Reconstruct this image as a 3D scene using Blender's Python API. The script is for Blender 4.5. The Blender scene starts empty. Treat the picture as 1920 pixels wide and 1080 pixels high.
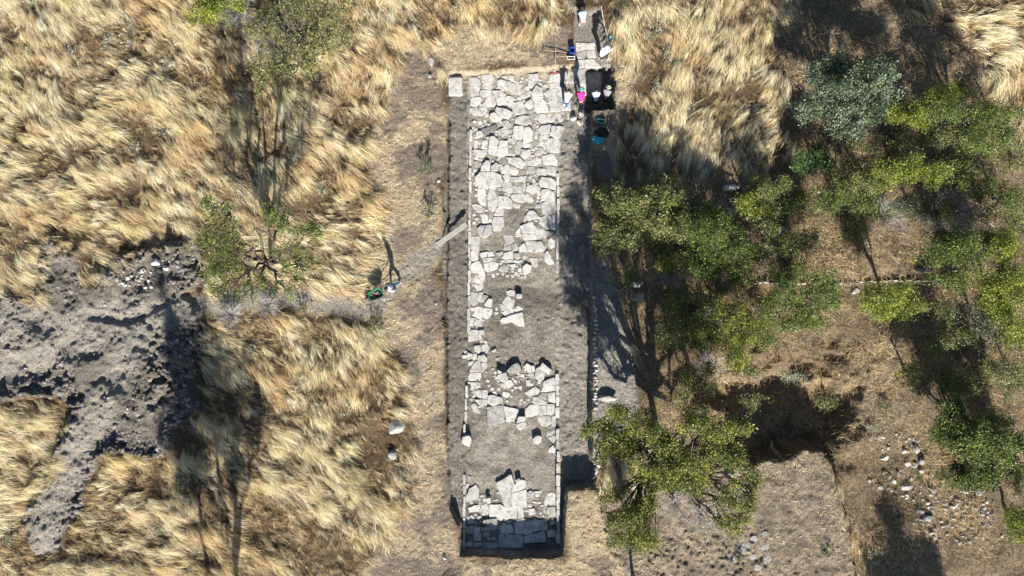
import bpy, bmesh, math, random
import numpy as np
from mathutils import Vector, Matrix, Quaternion

random.seed(7)
RNG = np.random.default_rng(11)
scene = bpy.context.scene
COL = scene.collection

# ------------------------------------------------------------------ camera, world, sun, exposure
CAMH = 44.0          # height of the drone above the meadow
S = 30.0             # photo pixels per metre at meadow level
SUN_EL, SUN_AZ = 26.5, 8.0      # sun stands in the south (bottom of the frame), a little to the right
cam_d = bpy.data.cameras.new('camera'); cam = bpy.data.objects.new('camera', cam_d); COL.objects.link(cam)
cam.location = (0, 0, CAMH); cam.rotation_euler = (0, 0, 0)
cam_d.sensor_width = 36; cam_d.lens = 36*CAMH/64.0; cam_d.clip_end = 800; cam_d.clip_start = 0.5
scene.camera = cam
w = bpy.data.worlds.new("World"); scene.world = w; w.use_nodes = True
nt = w.node_tree; nt.nodes.clear()
sk = nt.nodes.new('ShaderNodeTexSky'); sk.sky_type = 'NISHITA'; sk.sun_disc = False
sk.sun_elevation = math.radians(SUN_EL); sk.sun_rotation = math.radians(180-SUN_AZ)
sk.air_density = .9; sk.dust_density = .4
bg = nt.nodes.new('ShaderNodeBackground'); bg.inputs['Strength'].default_value = 0.05
ow = nt.nodes.new('ShaderNodeOutputWorld')
nt.links.new(sk.outputs[0], bg.inputs[0]); nt.links.new(bg.outputs[0], ow.inputs[0])
sd = bpy.data.lights.new('sun', 'SUN'); sd.energy = 5.0; sd.angle = math.radians(0.53); sd.color = (1.0, 0.94, 0.84)
sun = bpy.data.objects.new('sun', sd); COL.objects.link(sun)
a, e = math.radians(SUN_AZ), math.radians(SUN_EL)
sun.rotation_euler = Vector((-math.sin(a)*math.cos(e), math.cos(a)*math.cos(e), -math.sin(e))).to_track_quat('-Z', 'Y').to_euler()
sun.location = (10, -60, 40)
scene.view_settings.view_transform = 'Standard'; scene.view_settings.look = 'None'
scene.view_settings.exposure = 1.5; scene.view_settings.gamma = 1
scene.render.resolution_x, scene.render.resolution_y = 1024, 576

def W(px, py, h=0.0):
    """point at height h that stands over a photo position"""
    k = (CAMH-h)/CAMH
    return ((px-960)/S*k, (540-py)/S*k, h)
def G(px, py, h=0.0):
    """ground-plan position in photo pixels, lifted straight up to height h"""
    return ((px-960)/S, (540-py)/S, h)

# ------------------------------------------------------------------ small tools
def tag(o, label=None, cat=None, group=None, kind=None):
    if label: o['label'] = label
    if cat: o['category'] = cat
    if group: o['group'] = group
    if kind: o['kind'] = kind
    return o
def empty(name, loc=(0,0,0), rz=0):
    o = bpy.data.objects.new(name, None); COL.objects.link(o)
    o.location = loc; o.rotation_euler = (0,0,rz); o.empty_display_size = .2
    return o
def link(name, me, mat=None, parent=None, loc=None):
    o = bpy.data.objects.new(name, me); COL.objects.link(o)
    if mat is not None:
        me.materials.clear(); me.materials.append(mat)
    if parent: o.parent = parent
    if loc is not None: o.location = loc
    return o
def np_mesh(name, V, F, col=None, smooth=False):
    """V (n,3), F (m,k) equal-size faces, col (n,3) vertex albedo"""
    V = np.ascontiguousarray(V, dtype=np.float32); F = np.ascontiguousarray(F, dtype=np.int32)
    me = bpy.data.meshes.new(name)
    k = F.shape[1]
    me.vertices.add(len(V)); me.vertices.foreach_set('co', V.ravel())
    me.loops.add(F.size); me.loops.foreach_set('vertex_index', F.ravel())
    me.polygons.add(len(F)); me.polygons.foreach_set('loop_start', np.arange(0, F.size, k, dtype=np.int32))
    if smooth: me.polygons.foreach_set('use_smooth', np.ones(len(F), dtype=bool))
    me.update(calc_edges=True)
    if col is not None:
        at = me.color_attributes.new('tint', 'FLOAT_COLOR', 'POINT')
        c = np.ones((len(V), 4), dtype=np.float32); c[:, :3] = col
        at.data.foreach_set('color', c.ravel())
    return me
def bm_mesh(name, bm, smooth=False):
    me = bpy.data.meshes.new(name); bm.normal_update(); bm.to_mesh(me); bm.free()
    if smooth:
        for p in me.polygons: p.use_smooth = True
    return me

# value noise on numpy arrays
_T = np.random.default_rng(5).random((256, 256))
def vnoise(x, y, seed=0):
    x = x+seed*17.3; y = y+seed*9.7
    xi = np.floor(x).astype(int); yi = np.floor(y).astype(int)
    fx = x-xi; fy = y-yi; fx = fx*fx*(3-2*fx); fy = fy*fy*(3-2*fy)
    g = lambda i, j: _T[i & 255, j & 255]
    return (g(xi,yi)*(1-fx)+g(xi+1,yi)*fx)*(1-fy)+(g(xi,yi+1)*(1-fx)+g(xi+1,yi+1)*fx)*fy
def fbm(x, y, sc, octv=4, seed=0):
    s = 0; amp = 1; tot = 0
    for i in range(octv):
        s = s+amp*vnoise(x/sc*2**i, y/sc*2**i, seed+i*3); tot += amp; amp *= .5
    return s/tot
def sstep(a, b, x):
    t = np.clip((x-a)/(b-a), 0, 1); return t*t*(3-2*t)
def poly_sd(X, Y, poly):
    """signed distance, negative inside; poly in photo pixels at meadow level"""
    P = [((p[0]-960)/S, (540-p[1])/S) for p in poly]
    d = np.full(X.shape, 1e9); inside = np.zeros(X.shape, bool)
    n = len(P)
    for i in range(n):
        x0, y0 = P[i]; x1, y1 = P[(i+1) % n]
        ex, ey = x1-x0, y1-y0
        t = np.clip(((X-x0)*ex+(Y-y0)*ey)/(ex*ex+ey*ey+1e-12), 0, 1)
        d = np.minimum(d, (X-x0-t*ex)**2+(Y-y0-t*ey)**2)
        c = ((y0 > Y) != (y1 > Y)) & (X < (x1-x0)*(Y-y0)/(y1-y0+1e-12)+x0)
        inside ^= c
    d = np.sqrt(d)
    return np.where(inside, -d, d)
def line_d(X, Y, pts):
    d = np.full(X.shape, 1e9)
    P = [((p[0]-960)/S, (540-p[1])/S) for p in pts]
    for (x0, y0), (x1, y1) in zip(P[:-1], P[1:]):
        ex, ey = x1-x0, y1-y0
        t = np.clip(((X-x0)*ex+(Y-y0)*ey)/(ex*ex+ey*ey), 0, 1)
        d = np.minimum(d, np.hypot(X-x0-t*ex, Y-y0-t*ey))
    return d

# ------------------------------------------------------------------ materials
def new_mat(name, rough=.9, spec=.15):
    m = bpy.data.materials.new(name); m.use_nodes = True
    b = m.node_tree.nodes['Principled BSDF']
    b.inputs['Roughness'].default_value = rough; b.inputs['Specular IOR Level'].default_value = spec
    return m, m.node_tree, b
def N(nt, t, **kw):
    n = nt.nodes.new(t)
    for k, v in kw.items(): setattr(n, k, v)
    return n
def noise(nt, vec, scale, detail=4, rough=.6, dist=0):
    n = N(nt, 'ShaderNodeTexNoise'); n.inputs['Scale'].default_value = scale
    n.inputs['Detail'].default_value = detail; n.inputs['Roughness'].default_value = rough; n.inputs['Distortion'].default_value = dist
    nt.links.new(vec, n.inputs['Vector']); return n
def ramp(nt, fac, stops):
    r = N(nt, 'ShaderNodeValToRGB'); el = r.color_ramp.elements
    while len(el) < len(stops): el.new(.5)
    for s_, (p, c) in zip(el, stops): s_.position = p; s_.color = (*c, 1) if len(c) == 3 else c
    nt.links.new(fac, r.inputs[0]); return r
def mix(nt, fac, a, b, mode='MIX'):
    m = N(nt, 'ShaderNodeMix', data_type='RGBA', blend_type=mode)
    for sock, v in ((m.inputs[0], fac), (m.inputs[6], a), (m.inputs[7], b)):
        if hasattr(v, 'is_output') or isinstance(v, bpy.types.NodeSocket): nt.links.new(v, sock)
        elif isinstance(v, (int, float)): sock.default_value = v
        else: sock.default_value = (*v, 1)
    return m.outputs[2]
def bump(nt, b, h, strength, dist):
    n = N(nt, 'ShaderNodeBump'); n.inputs['Strength'].default_value = strength; n.inputs['Distance'].default_value = dist
    nt.links.new(h, n.inputs['Height']); nt.links.new(n.outputs[0], b.inputs['Normal']); return n

def mat_ground():
    m, nt, b = new_mat('earth', .95, .05)
    tc = N(nt, 'ShaderNodeTexCoord'); v = tc.outputs['Object']
    at = N(nt, 'ShaderNodeAttribute', attribute_name='tint')
    n1 = noise(nt, v, 9, 6, .75); n2 = noise(nt, v, 1.1, 5, .65); n3 = noise(nt, v, 30, 3, .7)
    r1 = ramp(nt, n1.outputs[0], [(.32, (.38,.38,.40)), (.5, (1,1,1)), (.70, (1.55,1.5,1.42))])
    r2 = ramp(nt, n2.outputs[0], [(.3, (.8,.82,.86)), (.7, (1.18,1.15,1.1))])
    r3 = ramp(nt, n3.outputs[0], [(.35, (.55,.55,.57)), (.65, (1.5,1.48,1.42))])
    c = mix(nt, 1, at.outputs[0], r1.outputs[0], 'MULTIPLY'); c = mix(nt, 1, c, r2.outputs[0], 'MULTIPLY'); c = mix(nt, 1, c, r3.outputs[0], 'MULTIPLY')
    nt.links.new(c, b.inputs['Base Color'])
    ad = N(nt, 'ShaderNodeMath', operation='ADD'); nt.links.new(n1.outputs[0], ad.inputs[0]); nt.links.new(n3.outputs[0], ad.inputs[1])
    bump(nt, b, ad.outputs[0], 1.0, .16)
    return m
def mat_stone(name, c0, c1, dark=.55):
    m, nt, b = new_mat(name, .9, .2)
    tc = N(nt, 'ShaderNodeTexCoord'); oi = N(nt, 'ShaderNodeObjectInfo')
    ad = N(nt, 'ShaderNodeVectorMath', operation='ADD'); sc = N(nt, 'ShaderNodeVectorMath', operation='SCALE')
    cb = N(nt, 'ShaderNodeCombineXYZ')
    for i in range(3): nt.links.new(oi.outputs['Random'], cb.inputs[i])
    sc.inputs['Scale'].default_value = 60; nt.links.new(cb.outputs[0], sc.inputs[0])
    nt.links.new(tc.outputs['Object'], ad.inputs[0]); nt.links.new(sc.outputs[0], ad.inputs[1]); v = ad.outputs[0]
    n1 = noise(nt, v, 2.2, 6, .7, .4); n2 = noise(nt, v, 14, 5, .75); n3 = noise(nt, v, 5, 3, .6, 1.5)
    base = ramp(nt, oi.outputs['Random'], [(0, c0), (.35, tuple(x*.96 for x in c1)), (.7, tuple((x+y)/2 for x, y in zip(c0, c1))), (1, c1)])
    r1 = ramp(nt, n1.outputs[0], [(.3, (dark,dark*.98,dark*.97)), (.52, (1,1,1)), (.75, (1.15,1.13,1.1))])
    r2 = ramp(nt, n2.outputs[0], [(.30, (.45,.45,.47)), (.48, (1,1,1)), (.75, (1.16,1.16,1.14))])
    r3 = ramp(nt, n3.outputs[0], [(.5, (1,1,1)), (.68, (.68,.61,.52))])
    c = mix(nt, 1, base.outputs[0], r1.outputs[0], 'MULTIPLY'); c = mix(nt, 1, c, r2.outputs[0], 'MULTIPLY'); c = mix(nt, .7, c, r3.outputs[0], 'MULTIPLY')
    nt.links.new(c, b.inputs['Base Color'])
    s_ = N(nt, 'ShaderNodeMath', operation='ADD'); nt.links.new(n2.outputs[0], s_.inputs[0]); nt.links.new(n1.outputs[0], s_.inputs[1])
    bump(nt, b, s_.outputs[0], .8, .05)
    return m
def mat_tint(name, rough=.8, trans=0.0, spec=.15):
    """albedo from the mesh's own per-leaf / per-blade tint"""
    m, nt, b = new_mat(name, rough, spec)
    at = N(nt, 'ShaderNodeAttribute', attribute_name='tint')
    nt.links.new(at.outputs[0], b.inputs['Base Color'])
    if trans:
        t = N(nt, 'ShaderNodeBsdfTranslucent'); nt.links.new(at.outputs[0], t.inputs[0])
        ms = N(nt, 'ShaderNodeMixShader'); ms.inputs[0].default_value = trans
        out = nt.nodes['Material Output']
        nt.links.new(b.outputs[0], ms.inputs[1]); nt.links.new(t.outputs[0], ms.inputs[2]); nt.links.new(ms.outputs[0], out.inputs[0])
    return m
def mat_plain(name, c, rough=.7, var=.25, scale=12, bumpd=.01, metal=0, spec=.3):
    m, nt, b = new_mat(name, rough, spec)
    tc = N(nt, 'ShaderNodeTexCoord'); n = noise(nt, tc.outputs['Object'], scale, 5, .65)
    r = ramp(nt, n.outputs[0], [(.3, tuple(x*(1-var) for x in c)), (.7, tuple(min(1, x*(1+var)) for x in c))])
    nt.links.new(r.outputs[0], b.inputs['Base Color']); b.inputs['Metallic'].default_value = metal
    bump(nt, b, n.outputs[0], .5, bumpd)
    return m
def mat_wood(name, c, scale=(1, 14, 14)):
    m, nt, b = new_mat(name, .85, .15)
    tc = N(nt, 'ShaderNodeTexCoord'); mp = N(nt, 'ShaderNodeMapping'); mp.inputs['Scale'].default_value = scale
    nt.links.new(tc.outputs['Object'], mp.inputs[0]); n = noise(nt, mp.outputs[0], 3, 5, .7)
    r = ramp(nt, n.outputs[0], [(.3, tuple(x*.6 for x in c)), (.6, c), (.8, tuple(x*1.15 for x in c))])
    nt.links.new(r.outputs[0], b.inputs['Base Color']); bump(nt, b, n.outputs[0], .4, .01)
    return m
M = {}
M['earth'] = mat_ground()
M['stone'] = mat_stone('limestone', (.31,.305,.295), (.53,.52,.50), .55)
M['slate'] = mat_stone('dark_slab', (.13,.135,.14), (.17,.17,.17), .6)
M['rubble'] = mat_stone('rubble_stone', (.30,.29,.27), (.54,.52,.49), .5)
M['soilstone'] = mat_stone('weathered_stone', (.22,.215,.20), (.34,.33,.31), .6)
M['grass'] = mat_tint('dry_straw', .7, .25, .2)
M['leaf'] = mat_tint('leaf', .5, .16, .35)
M['bark'] = mat_plain('bark', (.10,.08,.065), .95, .4, 6, .03, spec=.05)
M['greybark'] = mat_plain('grey_twigs', (.40,.38,.37), .95, .25, 6, .02, spec=.05)
M['plank'] = mat_wood('weathered_plank', (.42,.39,.35))
M['wood'] = mat_wood('tool_wood', (.40,.27,.15))
M['darkwood'] = mat_wood('dark_tool_wood', (.10,.07,.05))
M['steel'] = mat_plain('worn_steel', (.25,.25,.26), .5, .3, 20, .004, .6)
M['rust'] = mat_plain('rusty_iron', (.12,.07,.05), .8, .4, 25, .005)
M['green_tray'] = mat_plain('green_painted_tray', (.015,.13,.075), .5, .2, 14, .004, spec=.4)
M['rubber'] = mat_plain('rubber', (.02,.02,.02), .8, .2)
M['teal'] = mat_plain('teal_plastic', (.10,.42,.42), .5, .15)
M['blue'] = mat_plain('blue_plastic', (.02,.05,.35), .45, .15)
M['whitep'] = mat_plain('white_plastic', (.75,.75,.73), .5, .06)
M['blackp'] = mat_plain('black_cloth', (.012,.012,.014), .85, .3)
M['cyan'] = mat_plain('cyan_cloth', (.05,.38,.45), .85, .25, 9, .02)
M['string'] = mat_plain('white_string', (.7,.68,.64), .8, .05)
M['redp'] = mat_plain('red_paint', (.55,.03,.04), .5, .1)
M['skin'] = mat_plain('skin', (.42,.24,.16), .6, .1, 6, .002)
M['hair'] = mat_plain('black_hair', (.012,.010,.009), .7, .4, 30, .02)
M['white_shirt'] = mat_plain('white_cotton', (.58,.58,.58), .85, .12, 8, .02)
M['pale_blue'] = mat_plain('pale_blue_cotton', (.40,.50,.66), .85, .25, 7, .02)
M['pattern'] = mat_plain('patterned_cotton', (.26,.31,.40), .85, .6, 22, .01)
M['pink'] = mat_plain('pink_cotton', (.75,.02,.20), .8, .15, 8, .02)
M['grey_shirt'] = mat_plain('grey_cotton', (.20,.19,.21), .85, .15, 8, .02)
M['denim'] = mat_plain('denim', (.06,.13,.28), .85, .25, 12, .01)
M['trouser'] = mat_plain('dark_trousers', (.02,.02,.025), .85, .3, 12, .01)
M['greytr'] = mat_plain('grey_trousers', (.25,.25,.27), .85, .2, 12, .01)
M['hat_green'] = mat_plain('pale_green_hat', (.38,.48,.33), .85, .1)
M['straw_hat'] = mat_plain('straw_hat', (.5,.42,.27), .85, .15)
M['shoe'] = mat_plain('white_shoe', (.65,.65,.63), .6, .1)

# ------------------------------------------------------------------ terrain fields
GX0, GX1, GY0, GY1, GD = -35.4, 35.4, -20.4, 20.4, .072
nx = int((GX1-GX0)/GD)+1; ny = int((GY1-GY0)/GD)+1
gx = np.linspace(GX0, GX1, nx); gy = np.linspace(GY0, GY1, ny)
X, Y = np.meshgrid(gx, gy)
wx = X+(fbm(X, Y, .7, 3, 1)-.5)*.22; wy = Y+(fbm(X, Y, .7, 3, 2)-.5)*.22      # ragged edges
ox = X+(fbm(X, Y, 2.2, 4, 3)-.5)*1.6; oy = Y+(fbm(X, Y, 2.2, 4, 4)-.5)*1.6     # looser outlines
PX = X*S+960; PY = 540-Y*S

MAIN = [(838,136),(1050,124),(1080,120),(1103,120),(1110,206),(1110,470),(1111,760),(1109,868),(1118,872),(1119,916),(1061,919),(1056,1043),(960,1046),(863,1041),(860,988),(844,952),(838,860),(834,680),(828,500),(836,300),(842,200)]
NORTH = [(1077,14),(1127,14),(1140,80),(1152,125),(1152,203),(1130,206),(1102,206),(1080,125),(1076,60)]
DEEP = [(1100,121),(1118,117),(1136,119),(1150,121),(1153,150),(1151,178),(1153,200),(1132,204),(1101,207)]
HEAP = [(-60,535),(0,540),(45,560),(85,545),(78,500),(95,462),(125,452),(150,470),(160,505),(215,522),(222,492),(265,470),(300,462),(370,452),(390,470),(385,520),(345,550),(378,585),(372,640),(372,700),(388,770),(330,800),(318,845),(280,860),(235,850),(195,852),(160,900),(155,950),(125,985),(115,1030),(70,1045),(48,985),(60,950),(90,900),(105,850),(118,800),(150,762),(110,745),(60,740),(0,752),(-60,760)]
PATH = [(330,580),(400,565),(520,556),(600,570),(660,578),(715,565),(755,520),(790,490),(822,468)]
MOWN = [(700,60),(900,55),(1075,50),(1075,118),(838,136),(830,500),(838,870),(862,1045),(1056,1045),(1060,918),(1135,915),(1150,950),(1170,1010),(1300,1000),(1400,1010),(1600,1100),(640,1100),(700,1040),(745,960),(770,880),(770,740),(735,660),(690,600),(640,560),(690,520),(710,420),(690,330),(690,240),(720,180),(760,120)]
MOWN2 = [(1150,130),(1200,130),(1165,330),(1112,330),(1112,206)]
PLATF = [(1400,872),(1470,862),(1545,838),(1560,880),(1575,930),(1592,1000),(1612,1100),(1180,1100),(1130,1000),(1125,915),(1250,880)]
STRIP = [(1111,480),(1135,480),(1165,560),(1190,680),(1200,770),(1180,800),(1120,880),(1110,860)]
SCRUB = [(1112,330),(1300,320),(1480,290),(1470,60),(1500,-60),(1650,-20),(1830,90),(1850,260),(1990,260),(1990,1140),(1612,1100),(1592,1000),(1560,880),(1545,838),(1400,872),(1250,880),(1185,800),(1205,770),(1165,560),(1130,470)]

sdM = poly_sd(wx, wy, MAIN); sdN = poly_sd(wx, wy, NORTH); sdD = poly_sd(wx, wy, DEEP)
sdH = poly_sd(X*.6+ox*.4+(fbm(X, Y, .5, 3, 8)-.5)*.5, Y*.6+oy*.4, HEAP)-.12; dP = line_d(ox*.6+X*.4, oy*.6+Y*.4, PATH)
sdMo = poly_sd(ox, oy, MOWN); sdPl = poly_sd(wx+(fbm(X, Y, .9, 3, 5)-.5)*.6, wy+(fbm(X, Y, .9, 3, 6)-.5)*.6, PLATF); sdSt = poly_sd(wx, wy, STRIP); sdSc = poly_sd(ox, oy, SCRUB)
sdMo2 = poly_sd(ox, oy, MOWN2)

Z = (fbm(X, Y, 5, 3, 7)-.5)*.16
m_heap = sstep(.15, -.25, sdH); m_mown = sstep(.35, -.35, np.minimum(sdMo, sdMo2)); m_scrub = sstep(.6, -.6, sdSc)
m_path = sstep(.85, .45, dP)*(1-m_heap*.5)
m_pathside = sstep(1.15, .7, dP)*(1-m_heap); m_plat = sstep(.06, -.12, sdPl); m_strip = sstep(.1, -.2, sdSt)
m_pit = (np.minimum(sdM, sdN) < 0)
m_long = np.clip(1-m_heap*1.6-m_mown-m_scrub*1.25-m_path*1.2-m_pathside*1.1-m_plat-m_strip, 0, 1)
Z += m_long*(fbm(X, Y, 1.3, 4, 9)-.5)*.35
Z += m_scrub*(fbm(X, Y, 1.6, 4, 10)-.5)*.4
clod = fbm(X, Y, .55, 4, 12); clod2 = fbm(X, Y, 1.9, 4, 14)
rdg = 1-np.abs(2*fbm(X, Y, .8, 4, 17)-1)*2
hin = sstep(0, -1.4, sdH)
tracks = np.minimum(line_d(ox*.5+X*.5, oy*.5+Y*.5, [(-40,640),(60,600),(130,610),(220,592),(300,590),(380,572)]), line_d(ox*.5+X*.5, oy*.5+Y*.5, [(270,600),(235,690),(190,770),(140,860),(95,960),(80,1020)]))
tracks = np.minimum(tracks, line_d(ox*.5+X*.5, oy*.5+Y*.5, [(-40,700),(80,670),(200,620),(260,600)]))
trm = sstep(1.5, .5, tracks)
hsm = np.maximum(hin*sstep(.62, .40, fbm(X, Y, 3.2, 3, 23)+(PX-200)*.0005), trm)
Z += m_heap*(.34+(clod-.5)*(.95-.62*hsm)+(clod2-.5)*.8+(rdg-.6)*.18*(1-hsm)+(fbm(X, Y, .22, 2, 19)-.5)*(.24-.12*hsm)+sstep(-1.3, -.2, sdH)*(1-trm)*(fbm(X, Y, .42, 3, 24)-.5)*.8)
# wheel track along the tip
trk = line_d(X, Y, [(115,475),(135,540),(165,590),(240,600),(330,560)])
Z -= m_heap*.16*sstep(.45, .1, trk)
Z += m_plat*.2 + (m_mown+m_strip+m_plat)*((fbm(X, Y, .4, 3, 16)-.5)*.10+(fbm(X, Y, .17, 2, 18)-.5)*.09)
SUNK = [(1320,600),(1440,640),(1560,680),(1600,760),(1556,842),(1545,838),(1470,862),(1400,872),(1330,878),(1300,800)]
sdK = poly_sd(ox, oy, SUNK)
PXn = PX+(fbm(X, Y, 1.8, 4, 25)-.5)*170; PYn = PY+(fbm(X, Y, 1.6, 4, 26)-.5)*190
steep = sstep(830, 800, PY-(PX-1500)*-.25)
dn = np.where(sdPl < .5, sstep(0, -.25, sdK), sstep(0, -2.2, sdK))
platside = sstep(.02, .22, sdPl)
ndist = sstep(600, 745, PYn)*sstep(1290, 1400, PXn)*sstep(1650, 1535, PXn)
Z -= (2.0+1.1*(fbm(X, Y, 1.6, 3, 27)-.3))*ndist*platside*((sdK < .3) | (PX > 1540))*sstep(1000, 860, PY)*np.where(PX > 1545, sstep(900, 820, PY), 1)
Z -= .55*sstep(1560, 1600, PX)*sstep(1700, 1620, PX)*sstep(820, 880, PY)*platside
# pit floor
tS = np.clip((PY-140)/900, 0, 1)
floor = -(.58+.50*tS)
ledge = sstep(874, 842, PX)*sstep(1010, 930, PY)
floor = floor+ledge*.34-.22*sstep(4, 1, np.abs(PX+(fbm(X, Y, 1.0, 3, 45)-.5)*9-(836+sstep(500, 300, PY)*4)))*(PY > 220)*(PY < 990)
small = (fbm(X, Y, .35, 4, 20)-.5)+(fbm(X, Y, .16, 2, 22)-.5)*.6
band = ((PX > 880) & (PX < 1044))
floor = floor+small*np.where(band, .10, .19)+(fbm(X, Y, 2.5, 3, 21)-.5)*.08
wall = sstep(.03, -.06, sdM)
floorN = -(.80-.12*np.clip((PY-20)/100, 0, 1))+small*.03
wallN = sstep(.03, -.06, sdN)
Z = Z*(1-wall)+floor*wall
Z = np.where(sdN < .03, np.minimum(Z, Z*(1-wallN)+floorN*wallN), Z)
wallD = sstep(.03, -.05, sdD); Z = Z*(1-wallD)+np.minimum(Z, -1.62)*wallD
# right flank of the narrow trench is a tumbled slope
flank = sstep(1112+(PY-20)*.18, 1140+(PY-20)*.1, PX)*(PY < 118)*(wallN)
Z += flank*(.42+small*.5)
edge = np.minimum.reduce([X-GX0, GX1-X, Y-GY0, GY1-Y]); Z *= sstep(0, 1.0, edge)

# albedo of each kind of soil, with gully shade and north-wall sun coloured in
def C3(a): return np.array(a)[None, None, :]
def lay(c, m, col): return c*(1-m[..., None])+col*m[..., None]
brown = fbm(X, Y, 1.2, 4, 30)[..., None]
c = C3((.17,.12,.075))*(.5+.9*brown)
mow_t = sstep(.44, .58, fbm(X, Y, 1.5, 5, 31))[..., None]
mowc = C3((.46,.38,.265))*(1-mow_t)+C3((.25,.205,.165))*mow_t
greyer = sstep(250, 420, PY)*sstep(700, 830, PX)*sstep(860, 800, PX)
mowc = mowc*(1-.35*greyer[..., None])+C3((.23,.2,.175))*.35*greyer[..., None]
c = lay(c, m_mown, mowc)
c = lay(c, m_scrub, C3((.235,.188,.135))*(.45+1.0*brown))
c = lay(c, m_plat, C3((.27,.225,.175))*(.45+1.1*fbm(X, Y, .5, 4, 33)[..., None]))
c = lay(c, m_strip, C3((.30,.285,.265))*(.75+.5*fbm(X, Y, .6, 4, 34)[..., None]))
c = lay(c, m_heap, C3((.160,.143,.122))*(.65+.8*fbm(X, Y, 1.4, 4, 36)[..., None]))
hs = m_heap*sstep(.54, .64, fbm(X, Y, 2.3, 3, 38))
c = lay(c, hs*.5, C3((.27,.24,.21)))
c = lay(c, m_heap*hsm*.4, C3((.24,.225,.205)))
c = lay(c, m_heap*trm*.65, C3((.40,.375,.335)))
c = lay(c, m_pathside*.6, C3((.36,.29,.19)))
c = lay(c, np.clip(m_path, 0, 1)*.95, C3((.32,.30,.265)))
soil = C3((.262,.243,.215))*(.45+1.1*fbm(X, Y, .9, 5, 40)[..., None])*(.8+.4*sstep(.35,.65,fbm(X, Y, 2.6, 3, 42))[..., None])
soil = lay(soil, ((PX > 1050)*sstep(.35, .65, fbm(X, Y, 3, 3, 41)))*.7, C3((.31,.295,.27)))
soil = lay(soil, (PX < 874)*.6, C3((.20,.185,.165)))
gul_shade = sstep(3.2, .8, np.abs(PX+(fbm(X, Y, 1.0, 3, 45)-.5)*9-(836+sstep(500, 300, PY)*4)))*(PY > 220)*(PY < 990)
soil = lay(soil, gul_shade*.85, C3((.05,.045,.04)))  # gully soil blackened in place of the shade it barely casts
soil = lay(soil, (PY < 330)*(PX > 876)*(PX < 1052)*.75, C3((.40,.375,.33)))
soil = lay(soil, (PY < 540)*(PY > 320)*(PX > 876)*(PX < 1046)*.4, C3((.36,.33,.28)))
soil = lay(soil, band*sstep(560, 700, PY)*sstep(760, 640, PY)*.5, C3((.22,.185,.15)))
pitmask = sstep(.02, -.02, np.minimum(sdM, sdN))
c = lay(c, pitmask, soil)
northface_sunlit = (sdM > -.55)*(sdM < .02)*(PY < 160)*(PX < 1078)
c = lay(c, northface_sunlit*.8, C3((.46,.40,.31)))  # sunlight on the north wall put into its soil colour
flat_slab = (wallN*(PY > 45)*(PY < 125)*(PX < 1128))
c = lay(c, flat_slab*.6, C3((.30,.275,.24)))
c = np.clip(c, .01, .9)

def zat(x, y):
    i = np.clip(((np.asarray(x)-GX0)/GD).round().astype(int), 0, nx-1); j = np.clip(((np.asarray(y)-GY0)/GD).round().astype(int), 0, ny-1)
    return Z[j, i]
def fat(F, x, y):
    i = np.clip(((np.asarray(x)-GX0)/GD).round().astype(int), 0, nx-1); j = np.clip(((np.asarray(y)-GY0)/GD).round().astype(int), 0, ny-1)
    return F[j, i]
def zpt(px, py, up=0.0):
    """photo pixel -> point on the modelled terrain"""
    h = 0.0
    for _ in range(4):
        x, y, _z = W(px, py, h); h = float(zat(x, y))
    return (x, y, h+up)

V = np.stack([X, Y, Z], -1).reshape(-1, 3); CC = c.reshape(-1, 3)
idx = np.arange(nx*ny).reshape(ny, nx)
F = np.stack([idx[:-1,:-1], idx[:-1,1:], idx[1:,1:], idx[1:,:-1]], -1).reshape(-1, 4)
zone = np.zeros((ny, nx), int); zone[m_path > .5] = 3; zone[m_heap > .5] = 2; zone[np.minimum(sdM, sdN) < .04] = 1
zf = zone[:-1,:-1].reshape(-1)
for zi, nm in ((0, 'ground'), (1, 'excavation_trench'), (2, 'spoil_heap'), (3, 'footpath')):
    f = F[zf == zi]; u, inv = np.unique(f, return_inverse=True); f = inv.reshape(-1, 4)
    v_, c_ = V[u], CC[u]
    if zi == 0:      # carry the meadow on to the horizon
        n0 = len(v_); B = 420
        ring = np.array([(GX0,GY0,0),(GX1,GY0,0),(GX1,GY1,0),(GX0,GY1,0),(-B,-B,0),(B,-B,0),(B,B,0),(-B,B,0)])
        v_ = np.vstack([v_, ring]); c_ = np.vstack([c_, np.tile((.34,.25,.15), (8, 1))])
        f = np.vstack([f, [[n0,n0+4,n0+5,n0+1],[n0+1,n0+5,n0+6,n0+2],[n0+2,n0+6,n0+7,n0+3],[n0+3,n0+7,n0+4,n0]]])
    tag(link(nm, np_mesh(nm, v_, f, c_, smooth=True), M['earth']), kind='structure')

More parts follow.
